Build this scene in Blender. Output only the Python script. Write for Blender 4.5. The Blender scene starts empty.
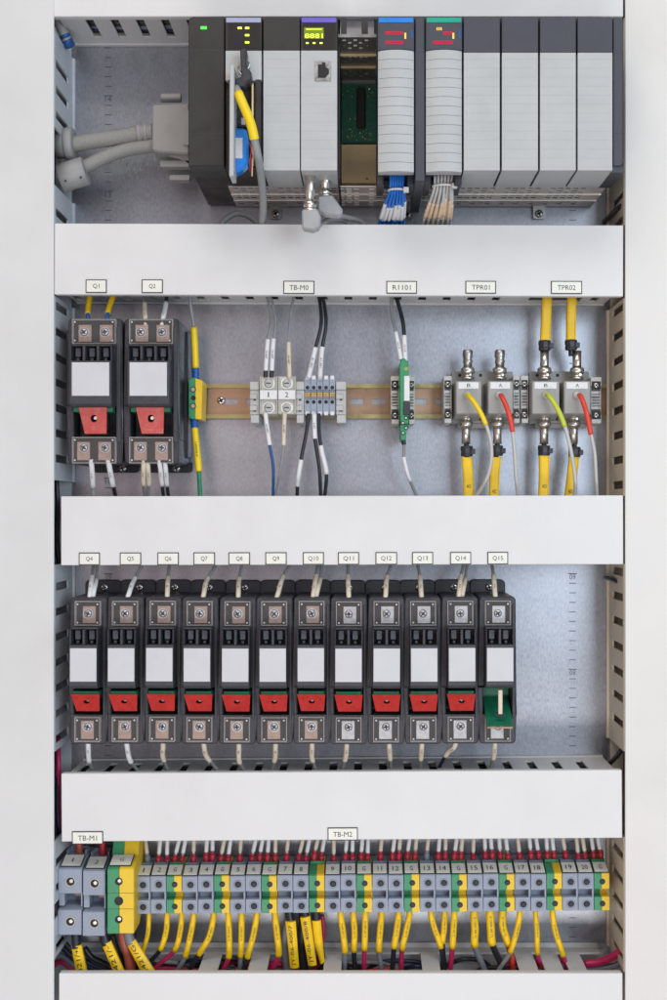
import bpy, bmesh, math, random
from mathutils import Vector, Matrix
random.seed(7)
S = 0.001
CX, CY, D = 365.0, 512.0, 1250.0
scene = bpy.context.scene
col = scene.collection
PANEL = 84.0

def X(px, y=0.0): return (px - CX) * (1 + y / D)
def Z(py, y=0.0): return (CY - py) * (1 + y / D)
def P(px, py, y=0.0): return Vector((X(px, y), y, Z(py, y)))

# ---------------------------------------------------------------- materials
def mat(name, rgb, rough=0.5, metal=0.0, var=0.06, nscale=60, bump=0.0, bscale=400, emit=None, estr=0, alpha=1.0,
        spec=0.5, rvar=0.1, dust=0.0, coat=0.0):
    m = bpy.data.materials.new(name); m.use_nodes = True
    nt = m.node_tree; N = nt.nodes; L = nt.links
    b = N['Principled BSDF']
    b.inputs['Base Color'].default_value = (*rgb, 1)
    b.inputs['Roughness'].default_value = rough
    b.inputs['Metallic'].default_value = metal
    b.inputs['Alpha'].default_value = alpha
    b.inputs['Specular IOR Level'].default_value = spec
    b.inputs['Coat Weight'].default_value = coat
    if emit:
        b.inputs['Emission Color'].default_value = (*emit, 1)
        b.inputs['Emission Strength'].default_value = estr
    tc = N.new('ShaderNodeTexCoord'); geo = N.new('ShaderNodeNewGeometry')
    no = N.new('ShaderNodeTexNoise'); no.inputs['Scale'].default_value = nscale
    no.inputs['Detail'].default_value = 5; no.inputs['Roughness'].default_value = 0.6
    L.new(geo.outputs['Position'], no.inputs['Vector'])
    if var > 0:
        mx = N.new('ShaderNodeMix'); mx.data_type = 'RGBA'
        a = tuple(max(0, c * (1 - var)) for c in rgb); c2 = tuple(min(1, c * (1 + var)) for c in rgb)
        mx.inputs['A'].default_value = (*a, 1); mx.inputs['B'].default_value = (*c2, 1)
        rmp = N.new('ShaderNodeMapRange'); rmp.inputs['From Min'].default_value = 0.3; rmp.inputs['From Max'].default_value = 0.7
        L.new(no.outputs['Fac'], rmp.inputs['Value']); L.new(rmp.outputs[0], mx.inputs['Factor'])
        out = mx.outputs['Result']
        if dust > 0:
            n2 = N.new('ShaderNodeTexNoise'); n2.inputs['Scale'].default_value = 900; n2.inputs['Detail'].default_value = 3
            L.new(geo.outputs['Position'], n2.inputs['Vector'])
            r2 = N.new('ShaderNodeMapRange'); r2.inputs['From Min'].default_value = 0.58; r2.inputs['From Max'].default_value = 0.75
            r2.inputs['To Max'].default_value = dust
            L.new(n2.outputs['Fac'], r2.inputs['Value'])
            m2 = N.new('ShaderNodeMix'); m2.data_type = 'RGBA'; m2.inputs['B'].default_value = (0.42, 0.41, 0.4, 1)
            L.new(r2.outputs[0], m2.inputs['Factor']); L.new(out, m2.inputs['A']); out = m2.outputs['Result']
        L.new(out, b.inputs['Base Color'])
    if rvar > 0:
        mr = N.new('ShaderNodeMapRange'); mr.inputs['From Min'].default_value = 0.3; mr.inputs['From Max'].default_value = 0.7
        mr.inputs['To Min'].default_value = max(0.02, rough - rvar); mr.inputs['To Max'].default_value = min(1, rough + rvar)
        L.new(no.outputs['Fac'], mr.inputs['Value']); L.new(mr.outputs[0], b.inputs['Roughness'])
    if bump > 0:
        bn = N.new('ShaderNodeTexNoise'); bn.inputs['Scale'].default_value = bscale; bn.inputs['Detail'].default_value = 3
        L.new(geo.outputs['Position'], bn.inputs['Vector'])
        bp = N.new('ShaderNodeBump'); bp.inputs['Strength'].default_value = bump; bp.inputs['Distance'].default_value = 0.0006
        L.new(bn.outputs['Fac'], bp.inputs['Height']); L.new(bp.outputs[0], b.inputs['Normal'])
    return m

def panel_mat():
    m = mat('galvanised_steel', (0.50, 0.52, 0.56), 0.36, 0.88, 0.0, 30, 0, rvar=0)
    nt = m.node_tree; N = nt.nodes; L = nt.links; b = N['Principled BSDF']
    geo = N.new('ShaderNodeNewGeometry')
    v = N.new('ShaderNodeTexVoronoi'); v.inputs['Scale'].default_value = 330; L.new(geo.outputs['Position'], v.inputs['Vector'])
    n = N.new('ShaderNodeTexNoise'); n.inputs['Scale'].default_value = 9; n.inputs['Detail'].default_value = 8; n.inputs['Roughness'].default_value = .65
    L.new(geo.outputs['Position'], n.inputs['Vector'])
    n3 = N.new('ShaderNodeTexNoise'); n3.inputs['Scale'].default_value = 620; n3.inputs['Detail'].default_value = 4
    mp = N.new('ShaderNodeMapping'); mp.inputs['Scale'].default_value = (1, 1, .35)
    L.new(geo.outputs['Position'], mp.inputs['Vector']); L.new(mp.outputs[0], n3.inputs['Vector'])
    a = N.new('ShaderNodeMath'); a.operation = 'MULTIPLY_ADD'; a.inputs[1].default_value = .10; a.inputs[2].default_value = 0
    L.new(v.outputs['Color'], a.inputs[0])
    a2 = N.new('ShaderNodeMath'); a2.operation = 'MULTIPLY_ADD'; a2.inputs[1].default_value = .45
    L.new(n.outputs['Fac'], a2.inputs[0]); L.new(a.outputs[0], a2.inputs[2])
    a3 = N.new('ShaderNodeMath'); a3.operation = 'MULTIPLY_ADD'; a3.inputs[1].default_value = .55
    L.new(n3.outputs['Fac'], a3.inputs[0]); L.new(a2.outputs[0], a3.inputs[2])
    cr = N.new('ShaderNodeValToRGB')
    cr.color_ramp.elements[0].position = .28; cr.color_ramp.elements[0].color = (.28, .29, .325, 1)
    cr.color_ramp.elements[1].position = .85; cr.color_ramp.elements[1].color = (.50, .53, .58, 1)
    L.new(a3.outputs[0], cr.inputs[0]); L.new(cr.outputs[0], b.inputs['Base Color'])
    mr = N.new('ShaderNodeMapRange'); mr.inputs['From Min'].default_value = .3; mr.inputs['From Max'].default_value = .9
    mr.inputs['To Min'].default_value = .28; mr.inputs['To Max'].default_value = .44
    L.new(a3.outputs[0], mr.inputs['Value']); L.new(mr.outputs[0], b.inputs['Roughness'])
    bp = N.new('ShaderNodeBump'); bp.inputs['Strength'].default_value = .12; bp.inputs['Distance'].default_value = .0004
    L.new(n3.outputs['Fac'], bp.inputs['Height']); L.new(bp.outputs[0], b.inputs['Normal'])
    return m

M = {
 'panel': panel_mat(),
 'pvc': mat('pvc_white', (.705, .70, .69), .42, 0, .035, 14, .10, 500),
 'pvc_cool': mat('pvc_cool', (.675, .675, .665), .42, 0, .035, 10, .10, 500),
 'scr': mat('terminal_screw_steel', (.50, .50, .52), .38, .8, .2, 300),
 'pvc_warm': mat('pvc_cream', (.71, .69, .655), .42, 0, .035, 14, .10, 500),
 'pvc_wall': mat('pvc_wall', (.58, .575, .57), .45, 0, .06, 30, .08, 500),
 'pvc_wall_cool_lit': mat('pvc_wall_cool_lit', (.60, .63, .67), .45, 0, .06, 30, .08, 500),  # same PVC, with the cool light on the left wall put into the colour
 'pvc_wall_warm_lit': mat('pvc_wall_warm_lit', (.68, .62, .50), .45, 0, .06, 30, .08, 500),  # cream PVC, with the warm light on the right wall painted in
 'black': mat('black_plastic', (.034, .034, .042), .40, 0, .25, 120, .25, 1500, dust=.10),
 'black2': mat('black_plastic_matt', (.045, .045, .056), .5, 0, .2, 120, .2, 1500, dust=.10),
 'recess': mat('dark_recess', (.008, .008, .010), .6, 0, .1, 50),  # near-black colour stands in for the shade inside holes and recesses
 'slate': mat('slate_plastic', (.052, .055, .072), .5, 0, .1, 60, .2, 1800),
 'psu': mat('brown_black_plastic', (.024, .021, .020), .45, 0, .15, 60, .25, 1800),
 'window': mat('dark_window', (.035, .030, .028), .15, 0, .1, 40, rvar=.03),
 'grey': mat('module_grey', (.46, .475, .475), .45, 0, .04, 40, .12, 1500),
 'grey_line': mat('module_line', (.40, .41, .43), .5, 0, .02, 40),
 'paper': mat('blank_paper', (.60, .60, .62), .6, 0, .04, 40),
 'plate': mat('label_cream', (.80, .80, .72), .4, 0, .04, 60),
 'ink': mat('ink', (.02, .02, .025), .5, 0, 0, 10, rvar=0),
 'steel': mat('bright_steel', (.72, .72, .72), .22, 1.0, .1, 300),
 'dull_steel': mat('dull_steel', (.45, .44, .42), .35, 1.0, .15, 300),
 'nickel': mat('nickel', (.66, .62, .57), .30, 1.0, .08, 200),
 'copper': mat('copper_plate', (.36, .25, .205), .45, .35, .15, 200),
 'tin': mat('tinned_plate', (.46, .46, .47), .42, .5, .15, 200),
 'brass': mat('zinc_yellow', (.40, .35, .17), .32, .88, .12, 40),
 'channel': mat('zinc_copper', (.40, .275, .185), .32, .88, .15, 25),
 'gold': mat('gold', (.75, .52, .18), .3, .9, .1, 200),
 'red': mat('red_lever', (.50, .022, .016), .30, 0, .12, 150, .1, 1500),
 'green_dark': mat('green_cap', (.012, .16, .085), .4, 0, .12, 150),
 'clear': mat('clear_cover', (.70, .66, .64), .06, 0, .05, 200, alpha=.035, rvar=.04),
 'clear_edge': mat('clear_cover_edge', (.80, .74, .70), .15, 0, .05, 200, alpha=.30, rvar=.04),
 'peg': mat('cover_peg', (.55, .55, .56), .3, 0, .03, 200),
 'term': mat('terminal_blue_grey', (.29, .33, .41), .48, 0, .06, 80, .15, 1500),
 'port': mat('port_plastic', (.06, .065, .085), .35, 0, .1, 80),
 'term_in': mat('terminal_inner', (.20, .23, .30), .5, 0, .08, 80),
 'tgreen': mat('terminal_green', (.035, .27, .12), .42, 0, .1, 90, .1, 1500),
 'tyellow': mat('terminal_yellow', (.80, .53, .02), .42, 0, .06, 90, .1, 1500),
 'bracket': mat('bracket_grey', (.47, .47, .46), .5, 0, .06, 90, .15, 1500),
 'beige': mat('terminal_beige', (.50, .49, .44), .5, 0, .06, 90, .15, 1500),
 'coupler': mat('coupler_grey', (.33, .33, .315), .42, 0, .06, 90, .12, 1500),
 'sl_white': mat('sleeve_white', (.72, .72, .73), .5, 0, .05, 200),
 'sl_cream': mat('sleeve_cream', (.66, .58, .46), .5, 0, .10, 200),
 'sl_orange': mat('sleeve_peach', (.74, .57, .40), .5, 0, .12, 200),
 'sl_yellow': mat('sleeve_yellow', (.86, .55, .004), .42, 0, .07, 120, .1, 900),
 'cable_yellow': mat('cable_yellow', (.86, .62, .01), .38, 0, .05, 100, .08, 900),
 'lime': mat('cable_lime', (.55, .62, .05), .4, 0, .05, 100),
 'wred': mat('cable_red', (.72, .06, .035), .38, 0, .06, 100),
 'ferrule': mat('ferrule_red', (.42, .020, .038), .4, 0, .12, 200),
 'magenta': mat('wire_magenta', (.50, .018, .10), .38, 0, .1, 100),
 'brick': mat('wire_brick', (.46, .10, .065), .4, 0, .1, 100),
 'wblack': mat('wire_black', (.018, .020, .026), .36, 0, .2, 100),
 'wnavy': mat('wire_navy', (.012, .022, .07), .36, 0, .2, 100),
 'wblue': mat('wire_blue', (.015, .085, .26), .38, 0, .1, 100),
 'wblue2': mat('wire_bright_blue', (.012, .16, .58), .36, 0, .1, 100),
 'wgrey': mat('wire_grey', (.27, .28, .28), .42, 0, .08, 100),
 'wgrey2': mat('wire_slate_grey', (.20, .215, .25), .42, 0, .08, 100),
 'wgreen': mat('wire_green', (.03, .25, .12), .4, 0, .1, 100),
 'band_blue': mat('band_blue', (.01, .09, .33), .35, 0, .08, 100),
 'pale_cable': mat('pale_cable', (.55, .55, .53), .42, 0, .05, 80),
 'plug': mat('plug_grey', (.31, .305, .30), .5, 0, .06, 60, .15, 1200),
 'braid': mat('cable_braid', (.27, .265, .25), .5, 0, .12, 500, .5, 2500),
 'pcb': mat('circuit_board', (.02, .17, .11), .4, 0, .3, 300),
 'tan': mat('tan_plate', (.85, .66, .36), .42, 0, .06, 40),
 'perf': mat('perforated_metal', (.66, .60, .56), .42, .3, .12, 60),
 'chassis': mat('chassis_metal', (.30, .29, .29), .38, .7, .12, 60),
 'battery': mat('battery_blue', (.012, .22, .70), .25, 0, .08, 60, coat=.5),
 'lavender': mat('strip_lavender', (.36, .38, .56), .4, 0, .03, 60),
 'purple': mat('strip_purple', (.15, .11, .58), .4, 0, .03, 60),
 'sblue': mat('strip_blue', (.01, .22, .68), .4, 0, .03, 60),
 'sgreen': mat('strip_green', (.01, .36, .24), .4, 0, .03, 60),
 'led_green': mat('led_green', (.05, .5, .05), .3, 0, 0, 10, emit=(.08, 1, .08), estr=1.2, rvar=0),
 'led_lime': mat('led_lime', (.4, .5, .05), .3, 0, 0, 10, emit=(.80, 1, .05), estr=1.6, rvar=0),
 'lcd': mat('lcd_green', (.10, .14, .01), .3, 0, 0, 10, emit=(.30, .42, .01), estr=.4, rvar=0),
 'led_red': mat('led_red', (.3, .01, .03), .3, 0, 0, 10, emit=(.8, .01, .08), estr=.55, rvar=0),
 'led_amber': mat('led_amber', (.5, .3, .03), .3, 0, 0, 10, emit=(1, .65, .08), estr=.9, rvar=0),
 'tie': mat('cable_tie', (.70, .69, .66), .4, 0, .05, 100),
 'mark': mat('stamped_mark', (.10, .11, .13), .5, .2, .1, 200),
 'boot': mat('connector_boot', (.36, .37, .375), .5, 0, .06, 90),
}

# ---------------------------------------------------------------- mesh builder (millimetres)
class MB:
    def __init__(s): s.v = []; s.f = []; s.mi = []; s.m = 0; s.sm = []; s.smooth = False
    def add(s, vs, fs):
        b = len(s.v); s.v += [tuple(v) for v in vs]
        for f in fs: s.f.append(tuple(b + i for i in f)); s.mi.append(s.m); s.sm.append(s.smooth)
        return s
    def box(s, x0, x1, y0, y1, z0, z1):
        if x0 > x1: x0, x1 = x1, x0
        if y0 > y1: y0, y1 = y1, y0
        if z0 > z1: z0, z1 = z1, z0
        vs = [(x, y, z) for x in (x0, x1) for y in (y0, y1) for z in (z0, z1)]
        return s.add(vs, [(0,1,3,2),(4,6,7,5),(0,4,5,1),(2,3,7,6),(0,2,6,4),(1,5,7,3)])
    def frust(s, a, ya, b, yb):   # rectangles a=(x0,x1,z0,z1) at ya, b at yb
        vs = []
        for (r, y) in ((a, ya), (b, yb)):
            x0, x1, z0, z1 = r; vs += [(x0,y,z0),(x1,y,z0),(x1,y,z1),(x0,y,z1)]
        return s.add(vs, [(0,1,2,3),(7,6,5,4),(0,4,5,1),(1,5,6,2),(2,6,7,3),(3,7,4,0)])
    def prism(s, poly, y0, y1):   # polygon in (x,z), extruded along y
        n = len(poly)
        vs = [(p[0], y0, p[1]) for p in poly] + [(p[0], y1, p[1]) for p in poly]
        fs = [tuple(range(n)), tuple(reversed(range(n, 2*n)))] + [(i, i+n, (i+1)%n+n, (i+1)%n) for i in range(n)]
        return s.add(vs, fs)
    def prism_x(s, poly, x0, x1):  # polygon in (y,z), extruded along x
        n = len(poly)
        vs = [(x0, p[0], p[1]) for p in poly] + [(x1, p[0], p[1]) for p in poly]
        fs = [tuple(range(n)), tuple(reversed(range(n, 2*n)))] + [(i, i+n, (i+1)%n+n, (i+1)%n) for i in range(n)]
        return s.add(vs, fs)
    def rrect(s, x0, x1, z0, z1, y0, y1, r=2, n=4, corners=(1,1,1,1)):
        poly = []
        for k, (cx, cz, a0) in enumerate(((x1-r, z1-r, 0), (x0+r, z1-r, 90), (x0+r, z0+r, 180), (x1-r, z0+r, 270))):
            if corners[k]:
                for i in range(n+1):
                    a = math.radians(a0 + 90*i/n); poly.append((cx + r*math.cos(a), cz + r*math.sin(a)))
            else:
                poly.append((cx + (r if a0 in (0,270) else -r), cz + (r if a0 in (0,90) else -r)))
        return s.prism(poly, y0, y1)
    def lathe(s, prof, c, axis='y', n=20):  # prof: list of (r, t) along the axis from c
        c = Vector(c)
        if isinstance(axis, str): ax = {'x':Vector((1,0,0)),'y':Vector((0,1,0)),'z':Vector((0,0,1))}[axis]
        else: ax = Vector(axis).normalized()
        u = ax.orthogonal().normalized(); w = ax.cross(u)
        vs = []; fs = []
        for (r, t) in prof:
            for i in range(n):
                a = 2*math.pi*i/n; vs.append(c + ax*t + (u*math.cos(a) + w*math.sin(a))*r)
        for j in range(len(prof)-1):
            for i in range(n):
                k = (i+1)%n; fs.append((j*n+i, j*n+k, (j+1)*n+k, (j+1)*n+i))
        fs.append(tuple(reversed(range(n)))); fs.append(tuple(range((len(prof)-1)*n, len(prof)*n)))
        sm = s.smooth; s.smooth = True; s.add(vs, fs); s.smooth = sm
        s.sm[-1] = False; s.sm[-2] = False
        return s
    def tube(s, pts, r, n=8, caps=True):
        fr = frames(pts); vs = []; fs = []
        for (p, t, u, w) in fr:
            for i in range(n):
                a = 2*math.pi*i/n; vs.append(p + (u*math.cos(a) + w*math.sin(a))*r)
        for j in range(len(fr)-1):
            for i in range(n):
                k = (i+1)%n; fs.append((j*n+i, (j+1)*n+i, (j+1)*n+k, j*n+k))
        sm = s.smooth; s.smooth = True; s.add(vs, fs); s.smooth = False
        if caps: s.add(vs[:n], [tuple(range(n))]); s.add(vs[-n:], [tuple(reversed(range(n)))])
        s.smooth = sm
        return s
    def grid_plate(s, us, vs_, holes, fn, th):  # plate with rectangular holes; fn(u,v,t)->Vector
        def cell(i, j): return 0 <= i < len(us)-1 and 0 <= j < len(vs_)-1 and (i, j) not in holes
        for i in range(len(us)-1):
            for j in range(len(vs_)-1):
                if not cell(i, j): continue
                q = [(us[i],vs_[j]),(us[i+1],vs_[j]),(us[i+1],vs_[j+1]),(us[i],vs_[j+1])]
                s.add([fn(a,b,0) for a,b in q], [(0,1,2,3)]); s.add([fn(a,b,th) for a,b in q], [(3,2,1,0)])
                for e, (di, dj) in enumerate(((0,-1),(1,0),(0,1),(-1,0))):
                    if not cell(i+di, j+dj):
                        a, b = q[e], q[(e+1)%4]
                        s.add([fn(*a,0), fn(*a,th), fn(*b,th), fn(*b,0)], [(0,1,2,3)])
        return s

def catmull(pts, step=2.5):
    pts = [Vector(p) for p in pts]
    if len(pts) < 3:
        n = max(2, int((pts[1]-pts[0]).length/step)); return [pts[0].lerp(pts[1], i/n) for i in range(n+1)]
    q = [pts[0]*2 - pts[1]] + pts + [pts[-1]*2 - pts[-2]]; out = []
    for i in range(1, len(q)-2):
        n = max(2, int((q[i+1]-q[i]).length/step))
        for k in range(n):
            t = k/n
            out.append(0.5*((2*q[i]) + (-q[i-1]+q[i+1])*t + (2*q[i-1]-5*q[i]+4*q[i+1]-q[i+2])*t*t + (-q[i-1]+3*q[i]-3*q[i+1]+q[i+2])*t**3))
    out.append(q[-2]); return out

def frames(pts):
    pts = [Vector(p) for p in pts]; fr = []; u = None
    for i, p in enumerate(pts):
        t = (pts[min(i+1, len(pts)-1)] - pts[max(i-1, 0)])
        if t.length < 1e-6: t = Vector((0,0,1))
        t.normalize()
        w = Vector((0,-1,0)) - t * (-t.y)          # w faces the front as well as the path allows
        if w.length < .05: w = Vector((0,0,1)) - t*t.z
        w.normalize(); u = t.cross(w).normalized()
        fr.append((p, t, u, w))
    return fr

def arc_slice(pts, a, b):
    L = [0]
    for i in range(1, len(pts)): L.append(L[-1] + (pts[i]-pts[i-1]).length)
    T = L[-1]; a *= T; b *= T; out = []
    def at(d):
        for i in range(1, len(pts)):
            if L[i] >= d - 1e-9:
                k = (d-L[i-1])/max(1e-9, L[i]-L[i-1]); return pts[i-1].lerp(pts[i], k)
        return pts[-1].copy()
    out.append(at(a))
    for i in range(len(pts)):
        if a + .3 < L[i] < b - .3: out.append(pts[i])
    out.append(at(b)); return out

ORIG = {}
def place(o, parent):
    col.objects.link(o)
    if parent is not None: o.parent = parent
def root_of(o):
    while o.parent: o = o.parent
    return o
def smooth_bevel(bm, w):
    es = [e for e in bm.edges if len(e.link_faces) == 2 and e.calc_face_angle(0) > .6]
    if es: bmesh.ops.bevel(bm, geom=es, offset=w, segments=1, profile=.5, affect='EDGES', clamp_overlap=True)
def part(name, mb, mats, parent=None, bev=0.0, loc=None):
    if not isinstance(mats, (list, tuple)): mats = [mats]
    me = bpy.data.meshes.new(name)
    off = Vector((0,0,0))
    if parent is not None: off = ORIG.get(root_of(parent).name, Vector((0,0,0)))
    elif loc is not None: off = Vector(loc)
    me.from_pydata([((v[0]-off.x)*S, (v[1]-off.y)*S, (v[2]-off.z)*S) for v in mb.v], [], mb.f)
    for p, i, s_ in zip(me.polygons, mb.mi, mb.sm): p.material_index = i; p.use_smooth = s_
    for m in mats: me.materials.append(M[m])
    bm = bmesh.new(); bm.from_mesh(me)
    bmesh.ops.remove_doubles(bm, verts=bm.verts, dist=1e-6)
    bmesh.ops.recalc_face_normals(bm, faces=bm.faces)
    if bev: smooth_bevel(bm, bev*S)
    bm.to_mesh(me); bm.free(); me.update()
    o = bpy.data.objects.new(name, me); place(o, parent)
    if parent is None: o.location = off*S; ORIG[o.name] = off
    return o
LABELS = {}
def tag(o, label, cat, group=None, kind=None):
    o['label'] = label; o['category'] = cat
    if group: o['group'] = group
    if kind: o['kind'] = kind
    return o
def thing(name, label, cat, loc, group=None):
    o = bpy.data.objects.new(name, None); col.objects.link(o); o.empty_display_size = .01
    o.location = Vector(loc)*S; ORIG[o.name] = Vector(loc)
    return tag(o, label, cat, group)
def copy_tree(o, parent=None):
    c = o.copy(); col.objects.link(c)
    if parent is not None: c.parent = parent
    for ch in list(o.children): copy_tree(ch, c)
    return c

# ---------------------------------------------------------------- lettering
_TC = {}
def glyphs(txt):
    if txt in _TC: return _TC[txt]
    cu = bpy.data.curves.new('lettering', 'FONT'); cu.body = txt; cu.size = 1; cu.resolution_u = 2
    cu.align_x = 'CENTER'; cu.align_y = 'CENTER'
    o = bpy.data.objects.new('lettering', cu); col.objects.link(o)
    dg = bpy.context.evaluated_depsgraph_get(); me = bpy.data.meshes.new_from_object(o.evaluated_get(dg))
    vs = [v.co.copy() for v in me.vertices]; fs = [tuple(p.vertices) for p in me.polygons]
    bpy.data.objects.remove(o); bpy.data.curves.remove(cu); bpy.data.meshes.remove(me)
    xs = [v.x for v in vs]; ys = [v.y for v in vs]; cx = (min(xs)+max(xs))/2; cy = (min(ys)+max(ys))/2
    vs = [(v.x-cx, v.y-cy) for v in vs]; w = max(xs)-min(xs); h = max(ys)-min(ys)
    _TC[txt] = (vs, fs, w, h); return _TC[txt]
def letter(mb, txt, c, width, height, u=(1,0,0), v=(0,0,1)):
    vs, fs, w, h = glyphs(txt); c = Vector(c); u = Vector(u); v = Vector(v)
    return mb.add([c + u*(a/w*width) + v*(b/h*height) for a, b in vs], fs)
def letter_path(mb, txt, pts, r, height, a=.06, b=.94, flip=False):
    """lettering laid along a tube, wrapped on its front"""
    vs, fs, w, h = glyphs(txt)
    seg = arc_slice(pts, a, b); fr = frames(seg)
    L = [0]
    for i in range(1, len(seg)): L.append(L[-1] + (seg[i]-seg[i-1]).length)
    T = L[-1]; out = []; wid_ = min(.92, w/h*height*1.25/T)
    for (gx, gy) in vs:
        d = (gx/w*wid_ + .5)*T
        if flip: d = T - d
        i = 1
        while i < len(L)-1 and L[i] < d: i += 1
        k = (d-L[i-1])/max(1e-9, L[i]-L[i-1])
        p = fr[i-1][0].lerp(fr[i][0], k); uu = fr[i-1][2].lerp(fr[i][2], k); ww = fr[i-1][3].lerp(fr[i][3], k)
        an = (gy/h*height)/r * (-1 if flip else 1)
        out.append(p + (uu*math.sin(an) + ww*math.cos(an))*(r+.12))
    return mb.add(out, fs)

# ---------------------------------------------------------------- wires
def wire(label, pts, r, m, sleeves=(), group=None, name='wire', cat='wire', n=8, raw=False):
    """pts: (px,py,depth); sleeves: (t0,t1,radius,material,text,part_name)"""
    wp = [Vector(p) if raw else P(*p) for p in pts]
    c = catmull(wp)
    root = part(name, MB().tube(c, r, n), m, loc=c[0]); tag(root, label, cat, group)
    for sl in sleeves:
        t0, t1, sr, sm_, txt = sl[:5]; pn = sl[5] if len(sl) > 5 else 'marker_sleeve'
        seg = arc_slice(c, t0, t1)
        q = part(pn, MB().tube(seg, sr, max(n, 10)), sm_, root)
        if txt:
            part('lettering', letter_path(MB(), txt, seg, sr, sr*.72, flip=True), 'ink', q)
    return root

def cross_screw(mb, c, r, a=25, mi_head=0, mi_slot=1, depth=1.5):
    x, y, z = c
    mb.m = mi_head; mb.lathe([(r*.55, -depth-.3), (r*.9, -depth), (r, -depth*.5), (r, 0)], (x, y, z), 'y', 16)
    mb.m = mi_slot
    for k in (0, 90):
        t = math.radians(a+k); u = Vector((math.cos(t), 0, math.sin(t))); w = Vector((-math.sin(t), 0, math.cos(t)))
        L, W = r*.70, r*.22
        o = Vector((x, y-depth-.38, z))
        mb.add([o-u*L-w*W, o+u*L-w*W, o+u*L+w*W, o-u*L+w*W], [(0,1,2,3)])
    return mb
# ================================================================ mounting panel
t = thing('back_wall', 'bare galvanised steel back wall of the cabinet with stamped height marks', 'back wall', (0, PANEL, 0)); t['kind'] = 'structure'
part('sheet', MB().box(-380, 340, PANEL, PANEL+3, -560, 560), 'panel', t)
for sx in (-274.0, 221.5):
    mb = MB()
    for k in range(-53, 54):
        z = (512-103.3)*1.0672 - 100*4.0 + k*10.2
        if abs((k*10.2) % 102) < .1 or abs((k*10.2) % 102 - 102) < .1: mb.box(sx-4.5, sx+4.5, PANEL-.12, PANEL+.2, z-.5, z+.5)
        else: mb.box(sx-3.6, sx+3.6, PANEL-.12, PANEL+.2, z-.4, z+.4)
    part('height_scale', mb, 'mark', t)
    mb = MB()
    for i, s_ in enumerate(('14','13','12','11','10','09','08','07','06','05')):
        letter(mb, s_, (sx, PANEL-.15, (512-103.3)*1.0672 - i*102 + 4.5), 6.5, 5.5)
    part('lettering', mb, 'mark', t)

# ================================================================ wiring ducts
def slots_along(a0, a1, first, pitch=25.6, w=8.2):
    us = [a0]; holes = []
    s0 = first
    while s0 > a0 + pitch: s0 -= pitch
    while s0 + w < a1 - 3:
        if s0 > a0 + 3:
            us += [s0, s0+w]; holes.append(len(us)-2)
        s0 += pitch
    us.append(a1); return us, holes

def hduct(name, label, x0, x1, zt, zb, cover_y=0, top_z=None, bot_z=None, rot=0, mcover='pvc', open_top=False, wide=None, first=-281.5, mb_body='pvc_wall', send=62):
    """horizontal duct: slotted body with a snap-on cover"""
    cx = (x0+x1)/2; o = (cx, PANEL, (zt+zb)/2)
    t = thing(name, label, 'cable duct', o)
    tz = zt-2.5 if top_z is None else top_z; bz = zb+2.5 if bot_z is None else bot_z
    us, hs = slots_along(x0+4, x1-4, first)
    b = MB(); vs_ = [3, 8, 62, PANEL-.5]
    if open_top:
        b.box(x0+3, X(597, 84), 66, PANEL-.6, tz-2, tz); b.box(x0+3, X(597,84), PANEL-2.5, PANEL-.6, tz, tz+5)
        for (a, c) in ((197,216),(247,266),(323,341),(423,441),(521,540),(547,565.5),(571,589)):
            b.box(X(a,5), X(c,5), 3.5, 66, tz-1.9, tz-.1)
    else:
        b.grid_plate(us, vs_, {(h, 1) for h in hs}, lambda u, v, q: Vector((u, v, tz-q)), 2)
    us2 = us; hs2 = hs
    hole2 = {(h, 1) for h in hs2}
    if wide:
        us2 = sorted(set([u for u in us if not (wide[0]-9 < u < wide[1]+9)] + list(wide)))
        i = us2.index(wide[0]); hole2 = set()
        for k in range(len(us2)-1):
            if 7 < us2[k+1]-us2[k] < 9 or k == i: hole2.add((k, 1))
    b.grid_plate(us2, [3, 8, send, PANEL-.5], hole2, lambda u, v, q: Vector((u, v, bz+q)), 2)
    b.box(x0+4, x1-4, PANEL-2.6, PANEL-.7, bz+2.1, tz-2.1)
    if not open_top: b.box(x0+4, x1-4, PANEL-6, PANEL-.8, tz+.05, tz+1.6)
    b.box(x0+4, x1-4, PANEL-6, PANEL-.8, bz-1.6, bz-.05)
    part('slotted_body', b, mb_body, t)
    c = MB().box(x0, x1, cover_y, cover_y+2, zb, zt)
    c.box(x0+.3, x1-.3, cover_y+2.01, cover_y+9, zt-2, zt-.02); c.box(x0+.3, x1-.3, cover_y+2.01, cover_y+9, zb+.02, zb+2)
    cv = part('cover', c, mcover, t, .5)
    if rot: t.rotation_euler = (0, math.radians(rot), 0)
    return t, cv

def plates(cv, items, y=0):
    for (txt, a, b_, c, d) in items:
        m = MB(); m.box(X(a), X(b_), y-.9, y-.05, Z(d), Z(c)); m.m = 1
        m.box(X(a+.9), X(b_-.9), y-1.15, y-.95, Z(d-.9), Z(c+.9))
        p = part('label_plate', m, ['ink', 'plate'], cv); p['label'] = 'small cream plate lettered %s' % txt
        w = {2: 6.5, 3: 10.5, 5: 18}.get(len(txt), 18)
        if txt.startswith('TB'): w = 19
        part('lettering', letter(MB(), txt, ((X(a)+X(b_))/2, y-1.25, (Z(c)+Z(d))/2-.2), w, 5.0), 'ink', p)

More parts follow.
